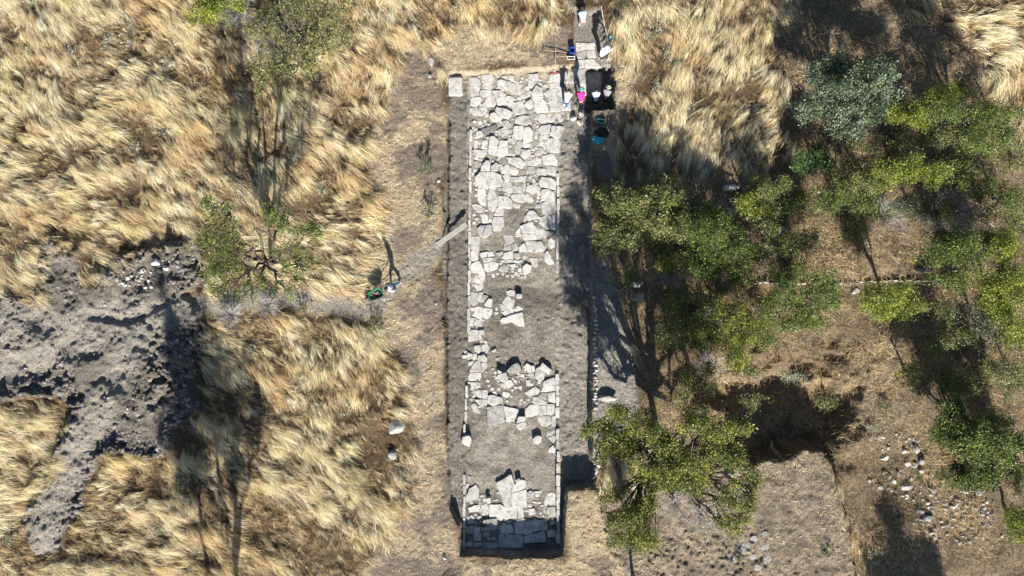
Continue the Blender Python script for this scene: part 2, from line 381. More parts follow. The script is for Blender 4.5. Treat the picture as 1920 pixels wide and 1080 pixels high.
# ------------------------------------------------------------------ dry grass
FLOW = [(60,60,-58),(300,60,-48),(560,90,-60),(750,40,-62),(100,250,-35),(350,250,-42),(620,250,-55),(60,430,-48),(300,400,-38),(520,350,-50),(640,440,-15),
        (60,800,-22),(60,950,-12),(260,900,-30),(300,1020,-35),(420,950,-40),(480,660,-45),(620,650,-52),(700,760,-55),(560,850,-40),(690,900,-48),(500,1000,-38),(640,1040,-60),
        (950,40,-80),(1200,40,-60),(1200,180,-70),(1350,60,-110),(1320,230,-112),(1420,250,-120),(1300,300,-100),(1550,60,-70),(1700,60,-60),(1860,60,-10),(1880,200,-88),(1900,300,-80),
        (1500,700,-80),(1700,600,-60),(1570,870,-100),(1700,850,-60)]
def flow(x, y):
    px = x*S+960; py = 540-y*S
    sx = np.zeros_like(x); sy = np.zeros_like(x)
    for fx, fy, ang in FLOW:
        wgt = 1/((px-fx)**2+(py-fy)**2+900)**1.5
        sx += wgt*math.cos(math.radians(ang)); sy += wgt*math.sin(math.radians(ang))
    th = np.arctan2(sy, sx)
    th += (fbm(x, y, 3.2, 3, 50)-.5)*1.4+(fbm(x, y, 1.1, 2, 52)-.5)*.7
    return th
STRAW = np.array([(.74,.61,.39),(.64,.485,.265),(.80,.69,.47),(.44,.305,.15),(.56,.49,.34),(.28,.19,.10)])
def strands(name, rx, ry, th, L, H, wd, colr, label_kind, mat, droop=.35, jitter=.16):
    n = len(rx)
    z0 = zat(rx, ry)-.03
    t = np.array([0, .3, .65, 1.0])[None, :]
    g = np.array([0, .22, .62, 1.0])[None, :]
    hh = np.array([0, .75, 1.0, droop])[None, :]
    dx, dy = np.cos(th)[:, None], np.sin(th)[:, None]
    curve = (RNG.normal(0, jitter, n)*L)[:, None]*t**2
    cx = rx[:, None]+dx*L[:, None]*g-dy*curve; cy = ry[:, None]+dy*L[:, None]*g+dx*curve
    cz = z0[:, None]+H[:, None]*hh
    cz = np.maximum(cz, zat(cx, cy)+.02)
    tw = RNG.normal(0, .6, n)[:, None]
    ww = wd[:, None]*np.array([1, 1, .8, .15])[None, :]*.5
    ox_, oy_, oz_ = -dy*ww*np.cos(tw), dx*ww*np.cos(tw), ww*np.sin(tw)
    A = np.stack([cx-ox_, cy-oy_, cz-oz_], -1); B = np.stack([cx+ox_, cy+oy_, cz+oz_], -1)
    Vv = np.stack([A, B], 2).reshape(-1, 3)        # n,4,2,3
    b = (np.arange(n)*8)[:, None]
    q = np.array([[0,1,3,2],[2,3,5,4],[4,5,7,6]])
    Ff = (b[:, :, None]+q[None]).reshape(-1, 4)
    cc = np.repeat(colr, 8, axis=0)
    o = link(name, np_mesh(name, Vv, Ff, cc), mat)
    tag(o, kind='stuff'); return o

def scatter(n): n = int(n*1.46); return RNG.uniform(-40, 40, n), RNG.uniform(-25, 25, n)
# long lodged grass: an under-layer of short tufts and over it heavy swathes combed by the wind
def tufts(ncand, NW, NS, Lr, Hr, woffs, spread, lo, hi, p, gain, wid_r, seed_patch, name, label):
    tx, ty = scatter(ncand); th = flow(tx, ty)
    patch = fbm(tx, ty, 1.5, 3, seed_patch)
    keep = (RNG.random(len(tx)) < fat(m_long, tx, ty)*sstep(lo, hi, patch)) & (fat(np.minimum(sdM, sdN), tx, ty) > .35)
    tx, ty, th, patch = tx[keep], ty[keep], th[keep], patch[keep]
    k = len(tx)*NW*NS
    tid = np.repeat(np.arange(len(tx)), NW*NS); wid = np.repeat(np.arange(len(tx)*NW), NS)
    wang = RNG.normal(0, spread, len(tx)*NW)[wid]; woff = RNG.normal(0, woffs, (len(tx)*NW, 2))[wid]
    rx = tx[tid]+woff[:, 0]+RNG.normal(0, .05, k); ry = ty[tid]+woff[:, 1]+RNG.normal(0, .05, k)
    tth = th[tid]+wang+RNG.normal(0, .11, k)
    big = (sstep(.38, .7, patch)*.5+.65)[tid]*RNG.uniform(.75, 1.2, len(tx))[tid]
    lowg = 1-.75*np.exp(-(((rx-((690-960)/S))/2.4)**2+((ry-((540-480)/S))/2.6)**2))
    L = RNG.uniform(*Lr, k)*big; H = RNG.uniform(*Hr, k)*big*lowg
    ci = RNG.choice(6, len(tx)*NW, p=p)[wid]; alt = RNG.random(k) < .3; ci = np.where(alt, RNG.choice(6, k, p=p), ci)
    cl = STRAW[ci]*RNG.uniform(.75, 1.18, k)[:, None]*RNG.uniform(.72, 1.12, len(tx))[tid][:, None]*gain
    bp = sstep(.5, .68, fbm(rx, ry, 2.6, 3, 66))[:, None]
    cl = cl*(1-.45*bp)+cl*np.array([.80,.64,.48])*.45*bp
    gp_ = sstep(.6, .72, fbm(rx, ry, 1.8, 3, 68))[:, None]
    cl = cl*(1-.4*gp_)+cl*np.array([.82,.92,.72])*.4*gp_
    pale = sstep(1750, 1850, rx*S+960)*sstep(400, 250, 540-ry*S)
    cl = cl*(1+.2*pale[:, None])
    tag(strands(name, rx, ry, tth, L, H, RNG.uniform(*wid_r, k), np.clip(cl, 0, .85), None, M['grass']), label, 'dry grass')
tufts(17000, 3, 8, (.5, 1.0), (.08, .34), .17, .35, .22, .36, [.16,.26,.14,.2,.14,.10], .92, (.010, .024), 60, 'dry_grass_underlayer', 'brownish lower layer of the lodged dry grass')
tufts(11500, 3, 16, (.5, 1.5), (.15, .62), .15, .17, .37, .55, [.34,.18,.37,.03,.07,.01], 1.27, (.006, .017), 60, 'dry_grass', 'long pale straw-coloured dry grass combed flat over the meadow')
# sparse upright stalks and brown undergrowth in the scrub
tx, ty = scatter(300000)
sc = fat(np.clip(m_scrub+m_long*.6, 0, 1), tx, ty); keep = (RNG.random(len(tx)) < sc*(.35+.65*sstep(.35, .6, fbm(tx, ty, 2, 3, 70))))
keep &= fat(m_pit, tx, ty) == 0
tx, ty = tx[keep], ty[keep]; k = len(tx)
sc_c = STRAW[RNG.choice(6, k, p=[.2,.28,.1,.2,.14,.08])]*np.array([.93,.88,.80])*RNG.uniform(.6, 1.1, k)[:, None]*(.78+.5*sstep(.42, .58, fbm(tx, ty, 3.0, 3, 72)))[:, None]
inl = fat(m_long, tx, ty)[:, None]; sc_c = sc_c*(1-.45*inl)
tag(strands('brown_undergrowth', tx, ty, flow(tx, ty)+RNG.normal(0, .9, k), RNG.uniform(.2, .6, k), RNG.uniform(.05, .32, k), RNG.uniform(.007, .02, k), sc_c, None, M['grass'], .5, .3),
    'rusty brown withered undergrowth between the trees and tufts', 'undergrowth')
# short mown stubble
tx, ty = scatter(150000)
mm = fat(np.clip(m_mown+m_pathside*.6+m_plat*.8+m_path*.1, 0, 1), tx, ty)
keep = (RNG.random(len(tx)) < mm*(.15+.85*sstep(.56, .42, fbm(tx, ty, 1.5, 5, 31)))) & (fat(np.minimum(sdM, sdN), tx, ty) > .06)
tx, ty = tx[keep], ty[keep]; k = len(tx)
cs = STRAW[RNG.choice(6, k, p=[.3,.2,.25,.1,.12,.03])]*RNG.uniform(.75, 1.1, k)[:, None]
tag(strands('mown_stubble', tx, ty, RNG.uniform(0, 6.28, k), RNG.uniform(.08, .26, k), RNG.uniform(.02, .08, k), RNG.uniform(.012, .028, k), cs, None, M['grass'], .2, .4),
    'short mown yellow stubble around the excavation', 'stubble')

# ------------------------------------------------------------------ pavement stones
PIECES = []      # (kind, object, px, py) filled for labels
def tube_bm(bm, pts, r0, r1=None, sides=5):
    r1 = r0 if r1 is None else r1
    rings = []
    n = len(pts)
    for i, p in enumerate(pts):
        p = Vector(p); d = (Vector(pts[min(i+1, n-1)])-Vector(pts[max(i-1, 0)])).normalized()
        q = d.to_track_quat('Z', 'Y'); r = r0+(r1-r0)*i/(n-1)
        rings.append([bm.verts.new(p+q @ Vector((math.cos(6.2832*s/sides)*r, math.sin(6.2832*s/sides)*r, 0))) for s in range(sides)])
    for a_, b_ in zip(rings[:-1], rings[1:]):
        for s in range(sides): bm.faces.new((a_[s], a_[(s+1) % sides], b_[(s+1) % sides], b_[s]))
    bm.faces.new(rings[0][::-1]); bm.faces.new(rings[-1])
def slab_mesh(name, poly, thick, deep=.12, rnd=random, rough=.012, cx0=None):
    """poly: outline (metres, local). Chipped outline, worn arris, uneven top."""
    pts = [Vector((p[0], p[1], 0)) for p in poly]
    ar = sum(pts[i].x*pts[(i+1) % len(pts)].y-pts[(i+1) % len(pts)].x*pts[i].y for i in range(len(pts)))
    if ar < 0: pts = pts[::-1]
    n = len(pts); out = []
    for i in range(n):      # cut corners, then split the sides
        p0, p1, p2 = pts[i-1], pts[i], pts[(i+1) % n]
        k_ = rnd.uniform(.06, .14)
        out += [p1.lerp(p0, k_), p1+(p0+p2-2*p1)*.035, p1.lerp(p2, k_)]
        m_ = p1.lerp(p2, .5); out.append(m_)
    res = []
    for p in out: res.append(p+Vector((rnd.gauss(0, rough), rnd.gauss(0, rough), 0)))
    bm = bmesh.new(); c_ = sum(res, Vector())/len(res)
    R = sum((p-c_).length for p in res)/len(res)
    def ring(inset, z, jz):
        return [bm.verts.new(c_+(p-c_)*max(.05, 1-inset/max((p-c_).length, .05))+Vector((0, 0, z+rnd.uniform(-jz, jz)))) for p in res]
    r0 = ring(-.02, -deep, 0); r1 = ring(-.008, thick-.012, .004); r2 = ring(.014, thick, .006); r3 = ring(R*.5, thick+.003, .006)
    cv = bm.verts.new(c_+Vector((0, 0, thick+rnd.uniform(-.004, .008))))
    m_ = len(res)
    for a_, b_ in ((r0, r1), (r1, r2), (r2, r3)):
        for i in range(m_): bm.faces.new((a_[i], a_[(i+1) % m_], b_[(i+1) % m_], b_[i]))
    for i in range(m_): bm.faces.new((r3[i], r3[(i+1) % m_], cv))
    me = bm_mesh(name, bm)
    return me
def place_slab(name, zoompoly, ox_, oy_, f, thick=.05, mat='stone', tilt=0, deep=.14, shrink=.0, zfix=None):
    q = [(ox_+x/f, oy_+y/f) for x, y in zoompoly]
    cx = sum(p[0] for p in q)/len(q); cy = sum(p[1] for p in q)/len(q)
    x0, y0, z0 = zpt(cx, cy)
    if zfix is not None: z0 = zfix; x0, y0, _ = W(cx, cy, z0)
    kk = (CAMH-z0)/CAMH
    loc = [((p[0]-cx)/S*kk, -(p[1]-cy)/S*kk) for p in q]
    if name == 'paving_stone': loc = [(p[0]*1.052, p[1]*1.052) for p in loc]
    me = slab_mesh(name, loc, thick, deep)
    ax = [p[0] for p in loc]; ay = [p[1] for p in loc]; wd_, hd_ = max(ax)-min(ax), max(ay)-min(ay)
    if wd_*hd_ > .55 and name == 'paving_stone' and random.random() < .4:
        # an old crack: the slab is split along a wandering line
        loc = list(loc)
        an = random.uniform(-.5, .5)+(math.pi/2 if wd_ > hd_ else 0); nx_, ny_ = -math.sin(an), math.cos(an); of = random.uniform(-.12, .12)
        halves = [[], []]
        n_ = len(loc); cut = []
        for i in range(n_):
            a_, b_ = loc[i], loc[(i+1) % n_]; da = a_[0]*nx_+a_[1]*ny_-of; db = b_[0]*nx_+b_[1]*ny_-of
            halves[0 if da > 0 else 1].append(a_)
            if da*db < 0:
                t_ = da/(da-db); c_ = (a_[0]+(b_[0]-a_[0])*t_, a_[1]+(b_[1]-a_[1])*t_)
                for h_, sg in ((0, 1), (1, -1)): halves[h_].append((c_[0]+nx_*.012*sg, c_[1]+ny_*.012*sg))
        if len(halves[0]) > 2 and len(halves[1]) > 2:
            bm = bmesh.new()
            for h_ in halves:
                m2 = slab_mesh(name, h_, thick+random.uniform(-.02, .01), deep, cx0=None); bm.from_mesh(m2)
            me = bm_mesh(name, bm)
    o = link(name, me, M[mat], loc=(x0, y0, z0))
    if tilt: o.rotation_euler = (random.uniform(-1, 1)*tilt, random.uniform(-1, 1)*tilt, 0)
    xs = [p[0] for p in loc]; ys = [p[1] for p in loc]
    o_info = (cx, cy, max(xs)-min(xs), max(ys)-min(ys))
    return o, o_info
ZA = """450,60 550,50 575,90 560,145 500,155 455,130
610,120 640,100 740,125 745,165 710,205 620,180
735,160 790,135 850,140 880,190 880,240 840,270 770,250 720,205
925,55 1020,50 1015,120 960,180 920,180
*1000,170 1055,195 1065,270 1000,265 950,250
1135,60 1235,45 1245,175 1140,195
1110,215 1250,180 1270,275 1140,295 1075,240
1140,320 1190,290 1290,285 1345,330 1345,410 1145,430
965,270 1040,280 1100,330 1125,430 1010,440 985,370
*755,345 860,325 885,400 870,450 790,455 760,400
*900,335 950,305 965,370 935,405 885,365
*600,390 700,405 760,440 710,505 650,480 590,430
*545,450 580,440 655,495 630,525 570,530 530,490
335,390 420,385 495,385 500,420 455,470 380,465 330,430
560,220 640,215 695,250 680,280 600,300
600,304 690,282 690,350 610,370
520,225 575,280 598,370 450,375 500,290
697,270 780,280 760,350 735,375 694,345
330,165 430,170 420,260 345,280
340,290 440,280 440,330 400,375 340,370
440,210 540,205 510,260 470,290 435,250
650,75 760,60 790,130 740,115
325,90 400,85 440,130 430,160 330,155
795,490 860,470 930,480 950,540 900,565 790,545
*780,580 870,575 878,600 858,715 760,690
*888,590 930,585 960,620 960,720 868,755 872,650
1020,460 1090,450 1100,530 1060,545 1020,510
1050,570 1145,560 1148,600 1130,650 1045,665 1030,610
*1160,580 1275,580 1270,630 1235,695 1190,690 1145,660
1040,672 1130,664 1120,720 1095,795 1030,760
1125,705 1200,695 1245,730 1235,840 1170,840 1110,790
#445,610 590,560 600,600 470,665
395,630 440,625 465,670 390,705
*530,685 575,680 620,720 605,790 520,790
520,798 605,797 580,875 520,855
*640,725 710,730 710,860 640,890 590,860
455,720 510,720 500,808 445,800
375,720 415,720 405,800 370,800
360,815 500,815 500,850 455,895 360,860
755,700 810,715 780,760 750,740
815,724 860,728 855,790 830,850 785,830 780,780
865,763 960,744 960,800 865,803
*850,815 940,820 940,870 890,910 850,870
720,895 840,900 885,960 840,1000 770,965 720,940
915,940 1000,885 1050,905 1050,950 990,975 920,970
1070,880 1170,855 1215,920 1210,970 1110,970 1070,940
*445,990 490,930 535,930 530,1030 440,1030
*545,985 590,945 625,965 610,1030 540,1030
640,985 720,970 820,1020 800,1070 650,1050
920,990 980,980 1000,1040 940,1060 900,1040
1010,1000 1100,1010 1105,1075 1010,1065
1112,980 1190,985 1215,1030 1215,1078 1112,1060
1030,790 1090,800 1070,850 1020,870 1000,830
375,930 400,930 400,985 375,980
980,630 1015,625 1015,700 985,700
620,610 680,590 740,620 700,670 620,660
660,530 710,515 750,560 720,600 670,580
1105,455 1200,440 1330,435 1335,520 1180,540 1108,525
885,180 925,170 930,205 890,210
630,180 680,205 690,225 650,210
460,150 560,160 545,200 470,195
840,270 930,215 940,265 870,300"""
ZB = """*385,70 440,20 560,15 640,50 660,110 640,155 560,160 510,185 440,170 400,120
410,190 480,190 490,230 490,355 440,340 410,280
545,165 600,250 610,330 580,405 520,390 510,260 530,190
665,50 700,25 740,50 730,100 690,105
740,60 820,65 810,115 740,105
830,60 900,55 880,120 815,115
670,110 765,110 760,220 720,235 660,190
775,125 890,130 895,180 860,230 767,220
905,160 980,135 1040,170 1030,210 960,235 905,200
*1030,110 1060,65 1150,75 1200,110 1190,190 1120,175 1040,150
1060,190 1130,190 1185,230 1190,305 1050,305
1010,210 1045,210 1050,250 1015,250
620,255 700,260 750,300 750,380 620,370
750,250 800,235 888,235 885,320 820,320 755,290
897,240 960,237 995,290 980,340 900,355 888,310
670,235 730,240 730,275 690,260
760,325 840,345 830,380 765,370
1060,330 1100,315 1195,320 1200,400 1180,440 1070,435 1060,380
990,345 1060,330 1050,375 1000,375
350,345 400,335 470,375 475,420 420,425 360,375
440,445 560,440 560,500 530,545 460,530
570,470 665,470 675,540 640,610 570,605 558,530
600,380 665,370 665,455 570,455
*405,590 440,560 545,550 550,620 490,680 430,660
*925,410 970,405 1020,460 1010,480 920,510 900,460
1040,500 1090,450 1190,450 1195,590 1110,590 1035,535
*838,560 960,520 985,560 1000,700 900,705 853,680 853,600
992,562 1080,595 1105,620 1100,680 1010,700
1110,610 1180,630 1120,665
795,620 833,572 848,670 795,665
670,655 755,655 800,740 820,790 790,815 670,795 690,720
830,770 880,730 910,820 830,815
*897,720 1050,715 1085,770 1080,805 990,830 922,815
1120,690 1185,660 1190,760 1155,790 1130,760
1085,840 1120,810 1180,940 1130,950 1085,910
345,670 420,665 430,700 420,810 345,800
340,815 410,820 410,900 345,915
430,840 500,820 500,870 450,880
506,820 560,820 580,860 520,870
460,885 560,880 565,910 470,930
345,945 390,915 430,920 470,1000 470,1035 345,1030
465,945 560,920 620,940 600,1000 510,1025 480,1000
595,835 650,815 670,840 620,865
690,830 760,810 765,880 700,895 640,885
775,835 830,840 835,885 790,900
630,980 680,945 720,970 715,1020 660,1030 625,1010
935,885 1010,885 1020,960 980,980
*865,980 900,940 950,960 940,1020 890,1060 865,1030
815,990 850,985 850,1020 820,1025
960,85 985,85 990,125 960,125
880,470 915,425 900,515 872,520
700,905 750,900 760,925 710,925
640,905 690,902 695,935 650,930
770,905 830,910 840,935 780,930
730,950 790,945 800,975 750,980"""
ZC = """345,75 480,70 480,130 460,160 350,165
355,180 460,170 465,215 430,245 360,250
335,265 413,262 410,370 360,395 335,360
420,262 465,262 425,360 417,340
465,285 515,300 480,360 430,360
*525,320 555,330 550,410 480,395 480,365
335,410 420,408 550,430 550,470 520,520 465,550 390,510 330,495
330,510 380,525 345,600 325,590
390,525 450,555 460,635 390,635 350,605
345,640 403,645 420,690 450,710 430,740 320,755 318,690
*410,645 470,640 475,690 430,695
375,800 430,795 440,850 420,880 380,850
447,800 500,780 525,810 500,880 450,880
*415,900 480,890 505,920 500,965 405,945
360,880 405,880 405,930 360,950
*310,870 350,880 350,930 305,940
320,960 370,955 340,1000 305,1000
380,960 435,960 425,1060 320,1060
440,975 510,970 500,1020 470,1055 430,1060
*250,895 300,890 300,925 255,925
270,850 300,850 300,880 275,880
700,250 750,235 790,250 785,300 710,290
665,350 710,295 775,330 780,380 720,390 665,375
585,400 620,380 780,390 860,415 855,460 720,490 690,500 640,450 590,440
*640,540 680,515 780,480 860,465 878,605 820,600 750,560 660,580
!800,280 850,280 855,315 795,318
*550,850 590,830 600,855 570,870
590,920 625,920 620,945 595,950
430,740 470,745 460,770 430,765
480,740 510,760 500,780 470,770
580,455 620,460 610,480 585,490"""
ZD = """!705,190 750,140 800,110 830,130 850,180 820,200 740,210
*870,150 905,115 930,125 900,180
*903,182 932,128 980,150 985,200 930,210
900,225 975,208 975,265 940,260
!1035,150 1065,105 1120,150 1155,180 1090,195
*1000,170 1028,153 1093,205 1080,260 1050,300 987,265
!615,170 655,195 640,215 615,210
!610,230 690,205 715,260 690,310 620,270
*700,290 745,280 775,320 740,350 695,340
720,250 770,260 770,288 725,280
775,270 805,290 800,320 770,300
640,320 690,320 700,370 640,350
850,220 885,225 880,255 850,250
900,285 940,290 940,340 900,335
*1075,300 1170,260 1200,280 1200,385 1075,345
900,430 920,390 990,350 1035,380 1010,430 960,440
1040,400 1080,350 1190,390 1120,400
1020,450 1060,415 1118,415 1118,490 1050,475
1125,415 1190,410 1195,520 1125,490
970,450 1030,460 1110,510 1105,530 985,530 965,510
315,205 470,205 470,270 430,290 320,285
310,300 440,310 430,330 320,320
310,335 360,325 440,345 380,390 315,385
345,405 420,385 505,380 505,473 440,478
380,480 503,482 500,530 430,540
340,540 370,520 400,540 435,590 430,620 370,600
*515,440 560,435 650,460 660,500 600,530 560,540 515,510
665,400 720,410 740,430 700,460 665,450
*510,560 660,540 672,600 686,700 512,740
*673,545 720,560 820,580 815,640 780,690 700,700 688,620
!820,650 885,650 895,750 830,780 795,735
895,580 940,535 1023,540 1023,630 890,665
1030,540 1103,545 1100,635 1030,630
1110,530 1190,530 1195,600 1160,640 1110,620
1020,665 1060,650 1145,650 1150,720 1110,755 1060,750 1020,700
1160,650 1195,650 1200,750 1158,750
1120,765 1195,765 1190,900 1165,915 1110,850
1130,970 1170,945 1190,970 1185,1015 1130,1010
!965,870 1010,840 1050,850 1045,900 1005,925 970,900
!260,850 320,835 345,870 325,950 250,910
745,380 775,370 760,400
600,310 640,320 620,340
560,400 590,395 600,415 570,425"""
ZE = """!600,250 750,155 783,260 750,330 753,480 690,485 650,360
*760,300 800,240 850,215 890,225 900,480 760,480
!795,210 830,195 850,215 800,235
290,390 330,300 390,265 420,310 415,400 340,420 300,440
!500,390 540,385 545,430 510,445
310,500 380,470 430,470 420,530 330,540
430,470 523,455 525,510 510,590 430,550
530,465 640,465 700,500 695,560 650,620 530,590
300,590 350,570 380,600 370,650 310,655
*470,620 600,605 605,700 580,715 500,670 460,650
735,495 810,490 805,600 735,600
820,495 865,500 880,600 825,600
690,545 730,540 730,605 680,610
705,495 730,495 730,525 705,530
1120,350 1165,340 1195,360 1190,470 1090,470 1090,410
1115,490 1190,490 1200,590 1140,580 1110,540
780,630 870,605 910,620 830,650
640,680 750,670 768,750 640,750
780,655 950,628 945,765 790,755
960,632 1100,620 1108,715 957,735
630,760 860,778 865,900 625,900
880,790 1080,735 1095,840 885,850
290,690 360,680 360,760 290,750
368,710 430,690 440,830 372,820
445,690 560,700 600,720 450,730
470,740 530,740 520,790 470,780
510,795 540,795 535,825 510,820
550,795 585,800 580,825 550,820
470,850 610,850 610,900 470,910
290,850 350,845 350,890 290,890
360,850 450,850 450,890 360,890
1115,730 1190,720 1190,790 1120,790
310,170 340,175 345,240 310,230
280,250 320,250 310,290 280,290
970,430 1050,430 1040,455 980,450
910,340 950,320 990,350 930,390
980,330 1050,320 1050,345 990,345
920,510 980,500 1000,550 930,570"""
ZF = """1003,310 1080,312 1080,355 1005,378
1084,315 1140,312 1138,360 1084,357
1008,382 1078,365 1062,430 1010,425
1082,365 1138,364 1145,420 1085,422
1008,436 1060,434 1062,490 1010,497
1014,505 1068,497 1070,598 1020,598
1076,492 1188,492 1188,604 1080,606
1066,430 1130,428 1188,485 1070,487
915,530 962,512 968,600 920,625
1020,606 1074,603 1075,690 1025,690
1080,612 1180,610 1180,700 1085,700
972,500 1006,495 1012,600 975,600"""
STONES = []
for data, ox_, oy_, f in ((ZA,820,130,5.4),(ZB,820,320,5.4),(ZC,820,500,5.4),(ZD,820,660,5.4),(ZE,820,860,5.4),(ZF,820,0,3.857)):
    for ln in data.split('\n'):
        mk = ln[0] if ln[0] in '*!#' else ''
        pts = [tuple(map(float, p.split(','))) for p in ln.lstrip('*!#').split()]
        th_ = {'': random.uniform(.03, .06), '*': random.uniform(.08, .13), '!': random.uniform(.22, .32), '#': .08}[mk]
        kw = {}
        if ox_ == 820 and f < 5: th_ = .03
        o, info = place_slab('paving_stone', pts, ox_, oy_, f, th_, 'slate' if mk == '#' else 'stone', {'': .012, '*': .035, '!': .09, '#': .1}[mk])
        o['group'] = 'paving stones of the ancient road'; o['category'] = 'paving stone'
        STONES.append((o, info, mk, data is ZF))

BANDS = [(118,'in the narrow top trench'),(160,'near the pale top edge'),(190,'level with the square corner block'),(215,'below the woman in jeans'),(245,'level with the dark slab'),
         (290,'below the dark slab'),(330,'above the big rounded stone'),(365,'level with the big rounded stone'),(402,'above the plank end'),(440,'level with the plank'),
         (480,'below the plank'),(530,'above the bare middle stretch'),(570,'level with the standing cube'),(625,'below the standing cube'),(690,'beside the bare middle stretch'),(735,'in the broken patch'),
         (765,'above the large square slab'),(810,'level with the large square slab'),(880,'in the lower bare stretch'),(950,'level with the propped slabs'),(978,'below the propped slabs'),(1060,'in the dark bottom end')]
def where_col(cx):
    return 'by left kerb' if cx < 905 else 'left of centre' if cx < 940 else 'in the middle' if cx < 985 else 'right of centre' if cx < 1018 else 'near right side'
for o, (cx, cy, w_, h_), mk, ext in STONES:
    sz = math.sqrt(w_*h_)
    s_ = 'tiny' if sz < .28 else 'small' if sz < .5 else 'medium' if sz < .85 else 'large'
    sh = 'wide' if w_ > 1.5*h_ else 'tall' if h_ > 1.5*w_ else 'blocky'
    tone = {'#': 'dark grey', '!': 'propped pale', '*': 'raised pale', '': 'pale'}[mk]
    o['label'] = f"{s_} {sh} {tone} stone {where_col(cx)}, " + next(t for y_, t in BANDS if cy < y_)

# little stones wedged in the joints
allpoly = []
for data, ox_, oy_, f in ((ZA,820,130,5.4),(ZB,820,320,5.4),(ZC,820,500,5.4),(ZD,820,660,5.4),(ZE,820,860,5.4)):
    for ln in data.split('\n'): allpoly.append([(ox_+float(p.split(',')[0])/f, oy_+float(p.split(',')[1])/f) for p in ln.lstrip('*!#').split()])
def pdist(x, y, pl):
    ins = False; d = 1e9
    for i in range(len(pl)):
        x0, y0 = pl[i]; x1, y1 = pl[(i+1) % len(pl)]; ex, ey = x1-x0, y1-y0
        t = max(0, min(1, ((x-x0)*ex+(y-y0)*ey)/(ex*ex+ey*ey+1e-9))); d = min(d, math.hypot(x-x0-t*ex, y-y0-t*ey))
        if (y0 > y) != (y1 > y) and x < (x1-x0)*(y-y0)/(y1-y0+1e-12)+x0: ins = not ins
    return -d if ins else d
COB = []
AREAS = [((886,142,1040,335),95,'small cobble wedged between slabs in the upper paving'),((888,330,1040,420),30,'small cobble wedged between slabs level with the big rounded stone'),((905,472,985,520),26,'small cobble in the broken patch below the plank'),
         ((880,690,1040,770),48,'small cobble in the broken patch above the large square slab'),((872,920,1040,1000),34,'small cobble between slabs near the bottom shadow')]
for (x0, y0, x1, y1), n_, lab in AREAS:
    tries = 0; cnt = 0
    while cnt < n_ and tries < 4000:
        tries += 1; x, y = random.uniform(x0, x1), random.uniform(y0, y1)
        if 925 < x < 985 and 385 < y < 470: continue
        dd = min(pdist(x, y, pl) for pl in allpoly)
        if dd < 1.6: continue
        dd = min([dd]+[math.hypot(x-c_[0], y-c_[1])-c_[2] for c_ in COB])
        if dd < 1.5: continue
        r_ = min(dd+.6, random.uniform(2.2, 5)); COB.append((x, y, r_)); cnt += 1
        t0 = random.uniform(0, 6.28); m_ = random.choice((4, 5, 5, 6)); st = random.uniform(.7, 1)
        pl = [(x+math.cos(t0+k_*6.283/m_)*r_*random.uniform(.85, 1.1), y+math.sin(t0+k_*6.283/m_)*r_*st*random.uniform(.85, 1.1)) for k_ in range(m_)]
        o, info = place_slab('cobble', pl, 0, 0, 1, random.uniform(.012, .035), 'stone', .04)
        tag(o, lab, 'cobble', 'cobbles wedged in the joints: '+lab.split(' ', 2)[2])
# kerbs: rows of narrow edging stones
def kerb(x0, y0, x1, y1, n, wpx, grp, lab, th=.14, skip=()):
    for i in range(n):
        if i in skip: continue
        ya = y0+(y1-y0)*i/n+random.uniform(.2, 1.2); yb = y0+(y1-y0)*(i+1)/n-random.uniform(.3, 1.5)
        xa = x0+(x1-x0)*i/n+random.uniform(-.7, .7)
        ww = wpx*random.uniform(.8, 1.15)
        o, info = place_slab('kerb_stone', [(xa-ww/2, ya), (xa+ww/2, ya), (xa+ww/2+.3, (ya+yb)/2), (xa+ww/2, yb), (xa-ww/2, yb)], 0, 0, 1, th+random.uniform(-.03, .05), 'stone', .02)
        tag(o, lab, 'kerb stone', grp)
kerb(882,243,879,625,16,4.5,'narrow stones of the upper left kerb','narrow pale stone of the long kerb on the left of the paving')
kerb(875,722,870,818,4,4.5,'narrow stones of the lower left kerb','narrow pale kerb stone just above the square block at the lower left')
kerb(871,888,869,1030,7,4.5,'narrow stones of the bottom left kerb','narrow pale kerb stone on the left of the bottom paving')
kerb(1046,325,1045,512,8,4.5,'narrow stones of the upper right kerb','narrow pale kerb stone between the paving and the shaded corridor')
kerb(1044,700,1046,865,8,6,'narrow stones of the middle right kerb','narrow pale kerb stone right of the large square slab', .16, (4,))
kerb(1046,866,1047,1018,7,6.5,'narrow stones of the bottom right kerb','pale kerb stone beside the small dark pit', .2)

